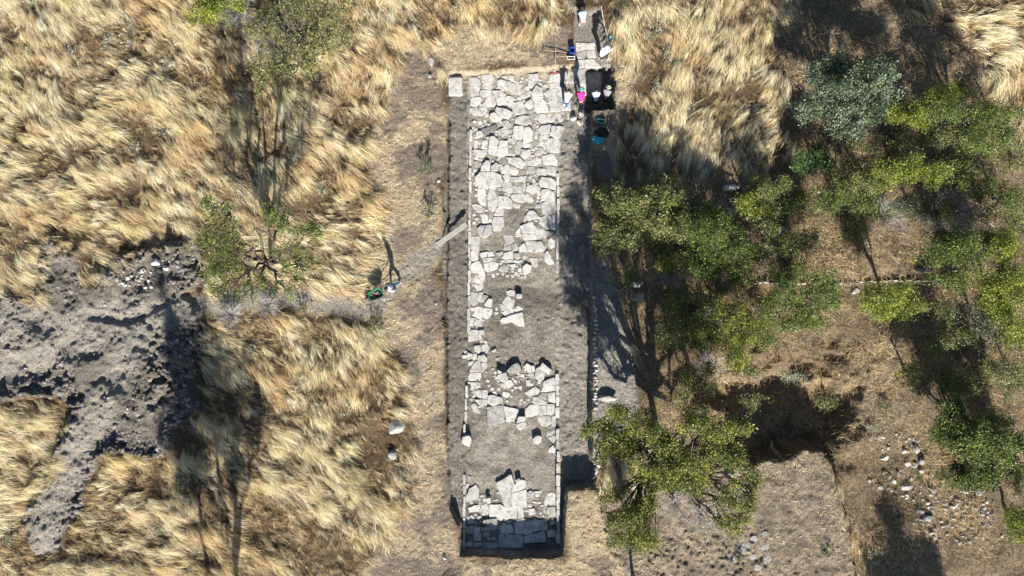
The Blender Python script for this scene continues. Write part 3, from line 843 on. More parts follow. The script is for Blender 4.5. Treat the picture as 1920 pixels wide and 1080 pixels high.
# ------------------------------------------------------------------ rocks and rubble
def rock_mesh(rx_, ry_, rz_, seed, n=18):
    r = random.Random(seed); bm = bmesh.new()
    for i in range(n):
        v = Vector((r.gauss(0, 1), r.gauss(0, 1), r.gauss(0, 1))).normalized()
        k_ = r.uniform(.82, 1.05)
        bm.verts.new((v.x*rx_*k_, v.y*ry_*k_, v.z*rz_*k_))
    res = bmesh.ops.convex_hull(bm, input=bm.verts[:])
    bmesh.ops.delete(bm, geom=[v for v in bm.verts if not v.link_faces], context='VERTS')
    bmesh.ops.recalc_face_normals(bm, faces=bm.faces[:])
    bmesh.ops.bevel(bm, geom=bm.edges[:], offset=min(rx_, ry_)*.09, segments=1, affect='EDGES')
    return bm_mesh('rock', bm)
def rock(px, py, wpx, hpx, label, group=None, mat='rubble', hz=None, name='rock', cat='rock', rz=None, sink=.35):
    rx_, ry_ = wpx/2/S, hpx/2/S; hz = hz or min(rx_, ry_)*.75
    x, y, z = zpt(px, py)
    o = link(name, rock_mesh(rx_, ry_, hz, random.randrange(10**6)), M[mat], loc=(x, y, z+hz*(1-2*sink)))
    o.rotation_euler = (random.uniform(-.15, .15), random.uniform(-.15, .15), random.uniform(-.5, .5) if rz is None else rz)
    tag(o, label, cat, group); return o
rock(742,800,38,36,'large pale boulder half buried in the grass left of the trench',hz=.3,mat='soilstone')
rock(737,852,26,22,'grey weathered boulder just below the large pale boulder',mat='soilstone')
rock(756,925,14,20,'small grey boulder beside the green weeds left of the trench',mat='soilstone')
rock(808,117,15,20,'white angular stone lying above the corner of the trench',hz=.12)
rock(806,143,9,9,'small rounded stone just below the white angular stone',mat='soilstone')
rock(656,947,9,9,'small round stone alone in the lower left grass',mat='soilstone')
rock(834,1046,10,9,'small pale stone lying left of the dark bottom end')
rock(822,340,11,8,'small pale stone below the little green bush')
rock(818,570,0+6,5,'little white pebble left of the trench edge')
rock(240,160,22,16,'dark grey boulder sunk in the long grass at upper left',mat='soilstone',hz=.35)
rock(594,144,13,17,'grey boulder at the foot of the bushy tree at the top',mat='soilstone')
rock(1192,532,32,20,'upper of two big grey blocks in the shade right of the trench',mat='soilstone',hz=.4,rz=0)
rock(1196,554,34,24,'lower of two big grey blocks in the shade right of the trench',mat='soilstone',hz=.4,rz=0)
rock(1247,500,16,12,'pale stone among dead twigs below the olive-green tree',mat='soilstone')
rock(1370,352,42,14,'long pale worked block lying above the trees',hz=.25,rz=.03)
rock(1400,392,18,16,'grey stone in the dark gap between the middle trees',mat='soilstone')
rock(1462,432,22,24,'pale rounded stone between two middle trees',mat='soilstone')
rock(1413,577,11,15,'small white stone below the ruined wall, left of the light green tree')
rock(1374,588,10,10,'small grey stone left of the white stone',mat='soilstone')
rock(1602,546,22,12,'white stone just left of the round yellow-green tree')
rock(1724,508,22,16,'pale stone above the ruined wall on the right',mat='soilstone')
rock(1745,640,12,8,'little pale stone in the dark undergrowth on the right')
rock(1363,888,30,24,'grey block seen through the right edge of the big lower tree',mat='soilstone',hz=.4)
rock(1160,915,26,30,'dark grey block at the left edge of the big lower tree',mat='soilstone',hz=.5)
rock(1138,745,44,16,'long flat block at the end of the rubble strip',mat='soilstone',hz=.3,rz=0)
rock(1115,578,9,18,'bright white stone standing on the corridor edge',hz=.3,rz=.1)
rock(1738,970,30,18,'dark blue-grey boulder in the bottom right shadow',mat='soilstone')
rock(1167,122,12,18,'brown rounded stone right of the narrow trench',mat='soilstone')
rock(1090,212,14,16,'pale upright stone below the person in pink',hz=.3)
rock(1087,231,20,14,'cluster-like pale rubble stone on the corridor floor by the top')
rock(1075,222,12,14,'small raised grey stone at the right edge of the paving',hz=.3)
# square corner block with its socket
o, info = place_slab('stone_block', [(118,97),(250,92),(252,265),(120,275)], 820, 130, 5.4, .22, 'stone', 0, zfix=-.32)
tag(o, 'square cut pale block standing alone in the top left corner of the trench', 'stone block')
o, info = place_slab('stone_block', [(1140,1145),(1215,1142),(1218,1165),(1142,1168)], 0, 0, 1, .3, 'soilstone', 0)
bpy.data.objects.remove(o)
# stones along the corridor edge
for i in range(30):
    y_ = 560+i*7+random.uniform(-2, 2)
    rock(1116+random.uniform(-2, 3), y_, random.uniform(6, 12), random.uniform(5, 9), 'small whitish stone in the row along the edge of the corridor', 'small stones along the corridor edge', hz=.12)
for i in range(10):
    rock(1117+random.uniform(-1, 5), 832+i*6, random.uniform(8, 13), random.uniform(6, 9), 'small whitish stone beside the corridor left of the big lower tree', 'small stones beside the lower corridor', hz=.14)
# collapsed rubble lower right: larger named ones first
for a_ in [(1659,858,22,11,'bright white flat stone in the upper part of the rubble'),(1695,845,14,14,'pale pointed stone above the row of white stones'),(1717,842,17,22,'upright blue-grey stone in the rubble'),(1728,864,14,18,'tan upright stone below the blue-grey one'),
           (1701,869,14,12,'left white stone of the bright trio'),(1713,871,15,13,'middle white stone of the bright trio'),(1727,882,15,11,'right white stone of the bright trio'),(1698,912,24,16,'large white angular stone in the middle of the rubble'),
           (1675,902,12,12,'round white stone left of the large angular one'),(1745,918,26,16,'grey flat stone at the left foot of the right-hand bush'),(1632,820,16,14,'grey stone at the top left corner of the rubble'),(1648,820,12,12,'small grey stone beside the corner stone'),
           (1650,913,16,14,'grey blocky stone at the left of the rubble'),(1725,958,20,14,'flat grey slab in the lower rubble'),(1837,925,24,18,'pale stone under the lower edge of the right-hand bush'),(1806,921,20,9,'narrow white-edged stone below the right-hand bush'),
           (1738,942,12,14,'pale tall stone above the flat grey slab'),(1790,947,18,12,'white pair stone in the right of the rubble'),(1793,1012,10,10,'white round stone near the bottom of the rubble'),(1878,1005,9,9,'small cream round stone alone near the bottom right tree')]:
    rock(*a_, mat='rubble' if 'white' in a_[4] or 'pale' in a_[4] or 'cream' in a_[4] else 'soilstone')
RUB = [('small pale stone of the rubble above the white trio', 1640,1720,805,850,22),('small pale stone of the rubble around the large angular stone', 1625,1770,885,935,38),
       ('small pale stone of the rubble around the flat grey slab', 1700,1780,935,985,40),('small pale stone of the rubble below the right-hand bush', 1780,1865,935,985,42),('small stone of the lowest rubble near the bottom', 1740,1860,985,1020,26)]
for lab, x0, x1, y0, y1, n in RUB:
    for i in range(n):
        s_ = random.uniform(5, 10)*(1.25 if random.random() < .15 else 1)
        rock(random.uniform(x0, x1), random.uniform(y0, y1), s_, s_*random.uniform(.6, 1), lab, 'collapsed rubble at the lower right', mat=random.choice(('rubble', 'soilstone', 'soilstone')), name='rubble_stone', cat='rubble stone')
# stones tipped on the spoil heap
for i in range(38):
    t_ = random.random(); px = 225+t_*95+random.gauss(0, 8); py = 535-t_*38+random.gauss(0, 11)
    s_ = random.uniform(5, 11); rock(px, py, s_, s_*.8, 'whitish stone tipped on the upper edge of the spoil heap', 'stones tipped on the spoil heap', name='rubble_stone', cat='rubble stone', sink=.1)
rock(296,492,20,16,'biggest whitish stone on the upper edge of the spoil heap',sink=.1,hz=.35)
rock(315,503,14,12,'second biggest whitish stone, just right of the biggest on the heap',sink=.1,hz=.3)
for i in range(34):
    x_, y_ = random.uniform(5, 370), random.uniform(560, 900)
    if float(fat(m_heap, *W(x_, y_)[:2])) > .8:
        s_ = random.uniform(3, 6); rock(x_, y_, s_, s_*.8, 'small pale pebble scattered on the dark spoil heap', 'pebbles on the spoil heap', name='pebble', cat='pebble', sink=.2)
# ruined wall across the right side
def ruined_wall(pts, wpx, label, gap=()):
    bm = bmesh.new()
    for (xa, ya), (xb, yb) in zip(pts[:-1], pts[1:]):
        n = max(1, int(math.hypot(xb-xa, yb-ya)/9))
        for i in range(n):
            t_ = (i+.5)/n; x, y, z = zpt(xa+(xb-xa)*t_, ya+(yb-ya)*t_+random.uniform(-1.2, 1.2))
            me = rock_mesh(.17*random.uniform(.8, 1.2), wpx/2/S*random.uniform(.7, 1.2), .16, random.randrange(10**6), 12)
            me.transform(Matrix.Translation((x, y, z+.09)))
            bm.from_mesh(me)
    tag(link('ruined_wall', bm_mesh('ruined_wall', bm), M['rubble']), label, 'ruined wall')
ruined_wall([(1400,532),(1440,530),(1520,532),(1600,530),(1690,526),(1762,527)], 5, 'low line of pale wall stones crossing between the right-hand trees')
ruined_wall([(1520,362),(1570,358),(1620,362)], 8, 'short stretch of pale wall stones below the small dark green bush')
# flat worn paving by the big tree
for i, (x_, y_, a_, b_) in enumerate([(1399,1022,18,14),(1414,1010,16,12),(1434,1000,14,10),(1436,1024,24,22),(1393,1032,18,16),(1440,1050,18,22),(1412,1044,14,12),(1379,1048,14,16),(1420,1064,16,12)]):
    th0 = random.uniform(0, 1)
    pl = [(x_+math.cos(th0+k_*6.283/6)*a_/2*random.uniform(.85, 1.1), y_+math.sin(th0+k_*6.283/6)*b_/2*random.uniform(.85, 1.1)) for k_ in range(6)]
    o, info = place_slab('flagstone', pl, 0, 0, 1, .025, 'soilstone', .01)
    tag(o, 'worn grey flagstone lying flush in the ground below the big lower tree', 'flagstone', 'worn flagstones below the big tree')
# loose clods of dug earth
cp = []
while len(cp) < 9000:
    r_ = random.random()
    if r_ < .62: px, py = random.uniform(-5, 400), random.uniform(450, 1040)
    elif r_ < .9: px, py = random.uniform(832, 1108), random.uniform(330, 1000)
    else: px, py = random.uniform(1112, 1200), random.uniform(480, 800)
    gx_, gy_ = G(px, py)[:2]
    hp = float(fat(m_heap, gx_, gy_)); pt = float(fat(m_pit, gx_, gy_)); st = float(fat(m_strip, gx_, gy_))
    if max(hp, pt*.8, st) < .5: continue
    if pt and 880 < px < 1044 and py < 540: continue
    clump = float(fbm(np.array([gx_]), np.array([gy_]), 1.3, 3, 90)[0])
    if random.random() > (clump-.28)*2.6: continue
    if hp > .5 and random.random() < float(fat(hsm, gx_, gy_))*.8: continue
    cp.append((gx_, gy_, float(zat(gx_, gy_)), (random.uniform(.03, .13) if hp > .5 else random.uniform(.012, .045))*(.6+random.random()**3), hp))
cp = np.array(cp); n = len(cp)
off = np.array([(1,0,0),(.5,.87,0),(-.5,.87,0),(-1,0,0),(-.5,-.87,0),(.5,-.87,0),(0,0,.75)])
Vc = cp[:, None, :3]+off[None]*cp[:, 3][:, None, None]*RNG.uniform(.55, 1.35, (n, 7, 1)); Vc[:, :6, 2] -= .01
Fc = (np.arange(n)*7)[:, None, None]+np.array([(i, (i+1) % 6, 6) for i in range(6)])[None]
hp_ = cp[:, 4][:, None]
ccl = np.repeat((np.array((.17,.155,.15))*hp_+np.array((.27,.245,.215))*(1-hp_))*RNG.uniform(.6, 1.35, (n, 1)), 7, axis=0)
M['clod'] = mat_tint('clod_earth', .95)
tag(link('earth_clods', np_mesh('earth_clods', Vc.reshape(-1, 3), Fc.reshape(-1, 3), ccl), M['clod']), 'loose dark clods of dug earth', 'earth clods', kind='stuff')
# gravel in trench and on the heap
bm = bmesh.new()
gp = []
while len(gp) < 2600:
    px, py = random.uniform(832, 1108), random.uniform(135, 1000)
    if random.random() < .3: px, py = random.uniform(1112, 1185), random.uniform(490, 780)
    x, y, z = zpt(px, py)
    gp.append((x, y, z))
gp = np.array(gp); n = len(gp); s_ = RNG.uniform(.012, .045, n)
off = np.array([(1,0,0),(0,1,0),(-1,0,0),(0,-1,0),(0,0,.8)])
Vg = gp[:, None, :]+off[None]*s_[:, None, None]*RNG.uniform(.6, 1.3, (n, 5, 1))
Fg = (np.arange(n)*5)[:, None, None]+np.array([(0,1,4),(1,2,4),(2,3,4),(3,0,4)])[None]
cg = np.repeat(np.array((.34,.32,.29))*RNG.uniform(.5, 1.3, (n, 1)), 5, axis=0)
M['gravel'] = mat_tint('gravel', .9)
tag(link('gravel', np_mesh('gravel', Vg.reshape(-1, 3), Fg.reshape(-1, 3), cg), M['gravel']), 'scattered gravel on the bare trench soil', 'gravel', kind='stuff')

# ------------------------------------------------------------------ trees and bushes
def tubes_np(paths, sides=4):
    """paths: list of (pts (k,3), radii (k,)) -> V, F"""
    Vs, Fs, b = [], [], 0
    for P_, R_ in paths:
        P_ = np.asarray(P_, float); k_ = len(P_)
        T_ = np.gradient(P_, axis=0); T_ /= np.linalg.norm(T_, axis=1, keepdims=True)+1e-9
        up = np.array([.31, .17, .93]); A = np.cross(T_, up); A /= np.linalg.norm(A, axis=1, keepdims=True)+1e-9; B = np.cross(T_, A)
        an = np.arange(sides)*2*np.pi/sides
        R = P_[:, None]+np.asarray(R_)[:, None, None]*(A[:, None]*np.cos(an)[None, :, None]+B[:, None]*np.sin(an)[None, :, None])
        Vs.append(R.reshape(-1, 3)); i = np.arange(k_-1)[:, None]*sides; s = np.arange(sides)[None]; s1 = (s+1) % sides
        Fs.append((b+np.stack([i+s, i+s1, i+sides+s1, i+sides+s], -1)).reshape(-1, 4)); b += k_*sides
    return np.vstack(Vs), np.vstack(Fs)
def branch(p0, p1, r0, r1, n=5, wob=.08, sag=0):
    p0, p1 = np.asarray(p0, float), np.asarray(p1, float); t = np.linspace(0, 1, n)[:, None]
    Ln = np.linalg.norm(p1-p0)
    P_ = p0+(p1-p0)*t+RNG.normal(0, wob*Ln, (n, 3))*np.sin(np.pi*t)
    P_[:, 2] += sag*Ln*np.sin(np.pi*t[:, 0])
    return P_, r0+(r1-r0)*t[:, 0]
def leaves(centres, rad, per, size, cols, flat=.5, hue=.12):
    n = len(centres)*per
    c_ = np.repeat(centres, per, axis=0)+RNG.normal(0, 1, (n, 3))*np.array([rad, rad, rad*.6])*.6
    nrm = RNG.normal(0, 1, (n, 3)); nrm[:, 2] = np.abs(nrm[:, 2])*.9+flat; nrm /= np.linalg.norm(nrm, axis=1, keepdims=True)
    t1 = np.cross(nrm, RNG.normal(0, 1, (n, 3))); t1 /= np.linalg.norm(t1, axis=1, keepdims=True); t2 = np.cross(nrm, t1)
    s_ = size*RNG.uniform(.4, 1.0, n)[:, None]*RNG.uniform(.75, 1.5, len(centres)).repeat(per)[:, None]
    Vv = np.stack([c_-t1*s_, c_+t2*s_*.5-nrm*s_*.1, c_+t1*s_, c_-t2*s_*.5-nrm*s_*.1], 1).reshape(-1, 3)
    Ff = np.arange(n*4).reshape(-1, 4)
    base = np.asarray(cols)[RNG.integers(0, len(cols), len(centres))]
    cl_ = np.repeat(base*RNG.uniform(.45, 1.2, (len(centres), 1)), per, axis=0)*RNG.uniform(1-hue*2.2, 1+hue*2.2, (n, 1))
    return Vv, Ff, np.repeat(np.clip(cl_, 0, .8), 4, axis=0)
PAL = {'olive': [(0.166,0.186,0.053),(0.132,0.161,0.040),(0.205,0.213,0.073),(0.146,0.152,0.056)],
       'green': [(0.098,0.143,0.023),(0.137,0.181,0.030),(0.068,0.109,0.018),(0.117,0.143,0.026)],
       'bright': [(0.195,0.229,0.030),(0.244,0.262,0.036),(0.146,0.190,0.026),(0.166,0.204,0.023)],
       'silver': [(.105,.145,.075),(.15,.19,.115),(.065,.10,.05),(.18,.22,.15)],
       'dark': [(0.054,0.114,0.030),(0.073,0.133,0.033),(0.044,0.086,0.023)],
       'pine': [(0.166,0.181,0.026),(0.117,0.143,0.020),(0.224,0.229,0.036),(0.088,0.109,0.018)],
       'herb': [(.36,.38,.27),(.30,.33,.21),(.42,.43,.33)]}
def tree(name, cat, label, base, blobs, pal, dens=1.0, leaf=.052, ground=False, group='trees and bushes around the dig', trunk=.12, twig=.3, per=56, barkmat='bark', clr=.27):
    """base: photo pixel of the foot; blobs: (px, py, height, rx_px, ry_px, rz_m) crown lobes"""
    fn = G if ground else W
    bx_, by_ = (G(*base)[:2] if ground else zpt(*base)[:2])
    bz = float(zat(bx_, by_)) if abs(bx_) < 35 and abs(by_) < 20 else 0.0
    root = empty(name, (bx_, by_, bz)); tag(root, label, cat, group)
    paths = []; cents = []
    B0 = np.array([0, 0, -.15])
    bl = []
    for (px, py, h, rx_, ry_, rz_) in blobs:
        x, y, z = fn(px, py, h); k_ = 1 if ground else (CAMH-h)/CAMH
        gr = 1.0 if ground else 1.2
        bl.append((np.array([x-bx_, y-by_, z-bz]), rx_/S*k_*gr, ry_/S*k_*gr, rz_*1.1))
    hmin = min(b_[0][2]-b_[3] for b_ in bl); cxy = sum(b_[0] for b_ in bl)/len(bl)
    F0 = np.array([cxy[0]*.25, cxy[1]*.25, max(.25, hmin*.55)])
    paths.append(branch(B0, F0, trunk, trunk*.75, 5, .04))
    for c0, rx_, ry_, rz_ in bl:
        lim = branch(F0, c0-np.array([0, 0, rz_*.3]), trunk*.6, trunk*.22, 7, .06, .05); paths.append(lim)
        area = rx_*ry_+.5*(rx_+ry_)*rz_
        nc = max(12, int(27*area*dens))
        sub = RNG.normal(0, 1, (6, 3)); sub /= np.linalg.norm(sub, axis=1, keepdims=True); sub *= RNG.uniform(.35, .85, (6, 1)); sub[0] *= .2; srad = RNG.uniform(.38, .68, 6)
        d_ = RNG.normal(0, 1, (nc, 3)); d_ /= np.linalg.norm(d_, axis=1, keepdims=True)
        d_[:, 2] = np.where(d_[:, 2] < -.2, -d_[:, 2]*.6, d_[:, 2])
        rr = RNG.uniform(.35, 1, nc)**.6*RNG.uniform(.8, 1.08, nc)*np.where(RNG.random(nc) < .14, 1.5, 1)
        si = RNG.integers(0, 6, nc)
        cc_ = c0+(sub[si]+d_*rr[:, None]*srad[si][:, None])*np.array([rx_, ry_, rz_*1.25]); cents.append(cc_)
        for q in cc_[RNG.random(nc) < twig]:
            j = RNG.integers(3, 7); s0 = lim[0][j]
            paths.append(branch(s0, q, trunk*.13+.008, .006, 4, .1, .03))
    Vt, Ft = tubes_np(paths, 5)
    link('trunk', np_mesh('trunk', Vt, Ft, smooth=True), M[barkmat], root)
    if per:
        cents = np.vstack(cents)
        Vl, Fl, Cl = leaves(cents, clr, per, leaf, PAL[pal], hue=.14)
        link('crown', np_mesh('crown', Vl, Fl, Cl), M['leaf'], root)
    return root
T = 'tree'
# left tree over the meadow
tree('broadleaf_tree', T, 'sparse green tree left of the wheelbarrow with bare forked limbs', (512,500),
     [(405,385,7.6,24,34,.9),(420,430,7.0,50,42,1.0),(385,460,6.2,28,30,.8),(440,470,6.0,50,34,1.0),(410,505,5.2,50,34,.9),(400,545,4.2,28,16,.5),(455,550,4.0,38,30,.7),
      (500,400,7.2,24,14,.5),(530,420,6.4,30,40,.8),(585,435,5.0,26,22,.5),(530,470,5.2,44,30,.7),(570,500,4.2,42,32,.6),(530,535,3.4,40,22,.5)], 'green', .36, .065, trunk=.17, per=37, twig=.8, clr=.26)
tree('broadleaf_tree', T, 'bright green tree cut by the top edge, far left', (425,45), [(400,8,3.4,40,30,.8),(375,-20,3.5,40,30,.9),(425,-10,3.6,34,24,.8)], 'bright', .8, .07)
tree('broadleaf_tree', T, 'grey-green open bushy tree at the top, dead twigs showing', (570,130),
     [(540,20,4.2,55,36,1.0),(600,15,4.2,50,40,1.0),(500,60,3.5,36,36,.8),(560,75,3.6,50,40,.9),(615,60,3.5,32,36,.8),(530,130,2.6,60,36,.7),(590,110,2.8,34,30,.6),(500,150,2.0,26,22,.5),(650,70,3.0,20,24,.5)], 'olive', .5, .065, per=31, twig=1.0, clr=.26)
# right-hand wood
tree('broadleaf_tree', T, 'silvery dark-green broad bush below the upper right shadow', (1575,200),
     [(1620,140,3.4,55,30,.9),(1650,165,3.0,38,34,.9),(1560,165,3.4,50,40,1.0),(1610,190,3.2,50,38,1.0),(1540,205,2.6,38,30,.8),(1590,235,2.3,44,26,.7),(1575,130,3.2,30,20,.6)], 'silver', 1.1, .07, trunk=.1)
tree('broadleaf_tree', T, 'small round dark green bush below the silvery bush', (1522,300), [(1528,298,1.9,36,28,.8)], 'dark', 1.6, .065, trunk=.06)
tree('broadleaf_tree', T, 'bright green bush touching the right side of the silvery bush', (1685,230), [(1695,215,2.8,36,26,.8),(1725,220,2.8,28,22,.7)], 'bright', 1.2)
tree('broadleaf_tree', T, 'small green bush standing highest, at the edge of the pale grass', (1755,190), [(1775,172,2.8,26,20,.7),(1765,185,2.3,20,18,.5)], 'bright', 1.2)
tree('broadleaf_tree', T, 'large green tree reaching into the pale grass at upper right', (1800,260), [(1780,215,3.6,34,24,.8),(1845,215,3.8,50,24,1.0),(1860,240,3.6,40,32,.9),(1820,265,3.2,40,30,.8),(1880,250,3.4,22,24,.6)], 'green', 1.1)
tree('broadleaf_tree', T, 'dull olive bush between the silvery bush and the large green tree', (1660,270), [(1625,270,1.8,34,16,.5),(1690,262,2.0,40,18,.6),(1750,265,2.4,46,24,.6)], 'olive', .8)
tree('broadleaf_tree', T, 'yellow-green flat-topped tree above the grey dead shrub', (1690,335), [(1665,325,3.0,36,22,.7),(1710,315,3.2,36,22,.8),(1755,325,3.2,28,24,.7),(1640,340,2.4,26,16,.5)], 'bright', 1.15)
tree('broadleaf_tree', T, 'loose green tree right of the grey dead shrub', (1800,345), [(1820,330,3.2,26,24,.7),(1830,355,2.8,26,26,.6),(1800,300,2.6,30,20,.5)], 'green', 1.0)
tree('broadleaf_tree', T, 'leafy bush at the right edge beside the pale grass', (1865,375), [(1880,370,2.4,32,28,.7),(1860,395,2.2,24,18,.5)], 'green', .9)
tree('broadleaf_tree', T, 'thin green tree cut by the right edge above the others', (1900,300), [(1905,275,3.2,30,28,.7),(1890,305,2.6,30,20,.5)], 'olive', .6)
tree('broadleaf_tree', T, 'pale olive tree overhanging the corridor on the left of the wood', (1215,440),
     [(1150,395,1.50,34,40,1.0),(1190,380,1.64,44,30,1.0),(1240,385,1.69,50,32,1.1),(1180,430,1.50,44,34,1.0),(1235,430,1.59,46,34,1.0),(1280,420,1.50,30,38,.9),(1160,455,1.21,28,20,.7)], 'olive', 1.25, .07)
tree('broadleaf_tree', T, 'mid green tree right of the pale olive tree', (1330,470), [(1310,430,2.23,30,36,.9),(1350,420,2.23,40,34,.9),(1340,470,2.12,46,34,.9),(1390,470,1.91,36,36,.8),(1330,510,1.70,36,26,.7),(1380,520,1.59,40,24,.6)], 'green', 1.15)
tree('broadleaf_tree', T, 'small yellow-green tree standing above the mid green tree', (1400,390), [(1400,380,1.97,32,18,.6),(1425,395,1.76,24,20,.5),(1345,393,1.56,14,14,.4)], 'bright', 1.0)
tree('broadleaf_tree', T, 'loose olive tree left of the brown clearing', (1480,470), [(1450,450,2.04,26,30,.7),(1490,460,2.18,40,34,.8),(1470,500,1.90,40,26,.7),(1520,450,1.90,20,20,.5)], 'olive', .9)
tree('broadleaf_tree', T, 'fresh green tree below the low line of wall stones', (1495,560), [(1530,535,3.4,34,30,.8),(1460,560,3.0,36,28,.7),(1510,580,2.8,46,28,.8),(1500,605,2.4,30,20,.6),(1550,560,3.0,22,30,.6),(1445,600,2.4,30,24,.5)], 'green', 1.2)
tree('broadleaf_tree', T, 'long green tree running down beside the brown clearing', (1360,620), [(1370,590,3.0,34,34,.8),(1350,630,2.8,44,34,.8),(1380,655,2.6,40,30,.7),(1385,685,2.2,28,18,.5),(1410,620,2.8,24,40,.6),(1320,600,2.4,26,34,.5)], 'pine', 1.0)
tree('broadleaf_tree', T, 'round yellow-green tree standing alone below the wall line', (1655,560), [(1645,555,3.0,36,26,.8),(1685,560,3.2,36,28,.9),(1665,580,2.6,40,22,.7)], 'bright', 1.4)
tree('broadleaf_tree', T, 'dark green tree between the clearing and the right edge', (1780,490), [(1770,470,4.0,40,34,.9),(1810,480,4.2,38,40,1.0),(1785,525,3.6,36,24,.8),(1760,445,3.2,26,16,.5),(1830,445,3.6,30,20,.6)], 'green', 1.15)
tree('broadleaf_tree', T, 'tall yellow-green tree on the right edge', (1850,540), [(1880,480,4.4,36,36,1.0),(1850,540,4.0,50,30,1.0),(1900,540,4.2,36,40,1.0),(1890,600,3.6,34,34,.9),(1910,640,3.2,26,30,.7),(1860,575,3.4,34,22,.7)], 'bright', 1.15)
tree('broadleaf_tree', T, 'greyish sparse tree in front of the tall yellow-green one', (1830,610), [(1825,595,3.2,34,24,.7),(1850,620,3.0,40,28,.7),(1840,650,2.4,34,14,.5)], 'silver', .6, per=18, twig=1)
tree('broadleaf_tree', T, 'wide leafy bush beside the collapsed rubble', (1800,850), [(1790,810,3.0,44,40,.9),(1830,840,3.0,50,44,1.0),(1865,880,2.8,44,36,.9),(1800,880,2.4,46,30,.7),(1780,770,2.4,28,26,.6),(1890,830,2.6,34,30,.7)], 'green', 1.15, .07)
tree('broadleaf_tree', T, 'light green bush cut by the lower right edge', (1890,970), [(1900,965,2.4,32,34,.8),(1925,990,2.4,30,30,.7)], 'bright', 1.2)
tree('broadleaf_tree', T, 'thin olive bush above the right end of the big lower tree', (1300,735), [(1290,705,2.2,26,20,.5),(1315,725,2.2,26,28,.5),(1280,750,1.8,22,16,.4)], 'olive', .8)
tree('broadleaf_tree', T, 'low mustard-green bush right of the brown clearing', (1697,700), [(1697,698,1.2,26,18,.4)], 'bright', .7)
tree('broadleaf_tree', T, 'faint dark bush below the wall stones in the upper wood', (1590,385), [(1560,375,2.2,34,24,.6),(1620,385,2.2,34,26,.6),(1500,390,1.8,30,22,.5)], 'green', .7)
for (px, py, r1, r2, h, pal, lab) in [(1190,375,34,14,1.6,'green','low green bush along the top of the pale olive tree'),(1300,385,26,16,1.6,'olive','small olive bush between the olive and the mid green tree'),(1440,400,28,20,1.6,'olive','olive bush left of the grey stone above the clearing'),
        (1475,385,24,18,1.4,'green','small green bush left of the short wall stretch'),(1570,330,24,16,1.4,'olive','dull bush right of the small round dark bush'),(1620,300,34,18,1.6,'olive','dull low bush under the silvery bush'),(1595,430,40,22,.9,'olive','thin olive bush in the middle of the brown clearing'),
        (1700,385,34,18,1.6,'silver','greyish bush directly above the big dead shrub'),(1780,395,26,20,1.6,'olive','olive bush in front of the dead shrubs'),(1860,440,28,24,2.0,'green','green bush below the bush at the right edge'),(1905,420,24,24,2.0,'green','green bush at the right edge, middle height'),
        (1270,560,24,30,1.2,'olive','thin olive bush right of the two grey blocks'),(1290,640,26,34,1.2,'olive','thin olive bush left of the long green tree'),(1440,640,20,24,1.4,'green','small green bush right of the long green tree'),
        (1840,700,36,24,1.4,'olive','thin dark bush above the wide leafy bush'),(1905,720,26,34,1.8,'green','dark green bush at the right edge, low'),(1760,640,28,20,1.0,'olive','faint olive bush left of the greyish sparse tree'),(1870,790,40,24,2.0,'green','green bush just above the wide leafy bush'),
        (1420,345,26,16,1.2,'olive','dull bush beside the long pale worked block'),(1240,345,40,12,1.0,'olive','low dull bush in shade above the olive tree'),(1905,900,26,30,2.0,'green','green bush at the right edge beside the rubble'),(1410,755,16,18,.9,'olive','pale little bush in the dark sunken corner'),(1400,698,22,14,1.2,'olive','low olive bush on the upper rim of the dark sunken corner'),
        (1330,690,20,16,1.3,'green','low green bush between the long green tree and the sunken corner'),(1545,745,20,16,.8,'olive','faint low bush on the right rim of the dark sunken corner'),(1490,705,16,10,.7,'herb','small dry bush on the upper rim of the dark sunken corner')]:
    tree('bush', 'bush', lab, (px+2, py+4), [(px, py, h, r1, r2, .5)], pal, .9, .05, trunk=.04)
for (px, py, r1, r2, h, pal, lab) in [(1885,690,40,34,3.0,'olive','broad dull tree at the right edge below the sparse grey one'),(1450,350,34,20,2.0,'olive','dull green tree right of the long pale worked block'),(1565,375,34,22,2.6,'green','green tree on the left of the dead shrubs'),
        (1610,350,34,24,2.6,'olive','olive tree between the round dark bush and the dead shrubs'),(1250,620,26,36,1.8,'olive','thin leafless-looking bush below the grey blocks'),(1810,720,30,20,1.6,'olive','thin bush above the wide leafy bush, left side'),(1470,520,34,24,2.6,'green','green tree on the left end of the wall stones')]:
    tree('broadleaf_tree', T, lab, (px+4, py+6), [(px-r1*.4, py, h, r1*.6, r2, .6), (px+r1*.4, py-4, h*1.1, r1*.6, r2*.8, .6)], pal, .9, .05, trunk=.07)
rs = np.random.default_rng(3)
for (x0, y0, x1, y1), n_, lab, grp in (((1180,350,1540,520),14,'low olive scrub bush in the thicket right of the trench','low scrub in the thicket'),((1250,540,1420,700),8,'low olive scrub bush beside the long green tree','low scrub beside the long tree'),
        ((1600,250,1880,420),12,'low olive scrub bush among the upper right trees','low scrub among the upper right trees'),((1740,440,1910,760),14,'low olive scrub bush along the right edge','low scrub along the right edge')):
    for i in range(n_):
        px, py = rs.uniform(x0, x1), rs.uniform(y0, y1); r1 = rs.uniform(16, 32); h = rs.uniform(.7, 1.5)
        tree('bush', 'bush', lab, (px, py+3), [(px, py, h, r1, r1*rs.uniform(.6, .9), .4)], ['olive', 'green', 'olive', 'pine'][int(rs.integers(0, 4))], rs.uniform(.5, .9), .05, trunk=.035, group=grp)
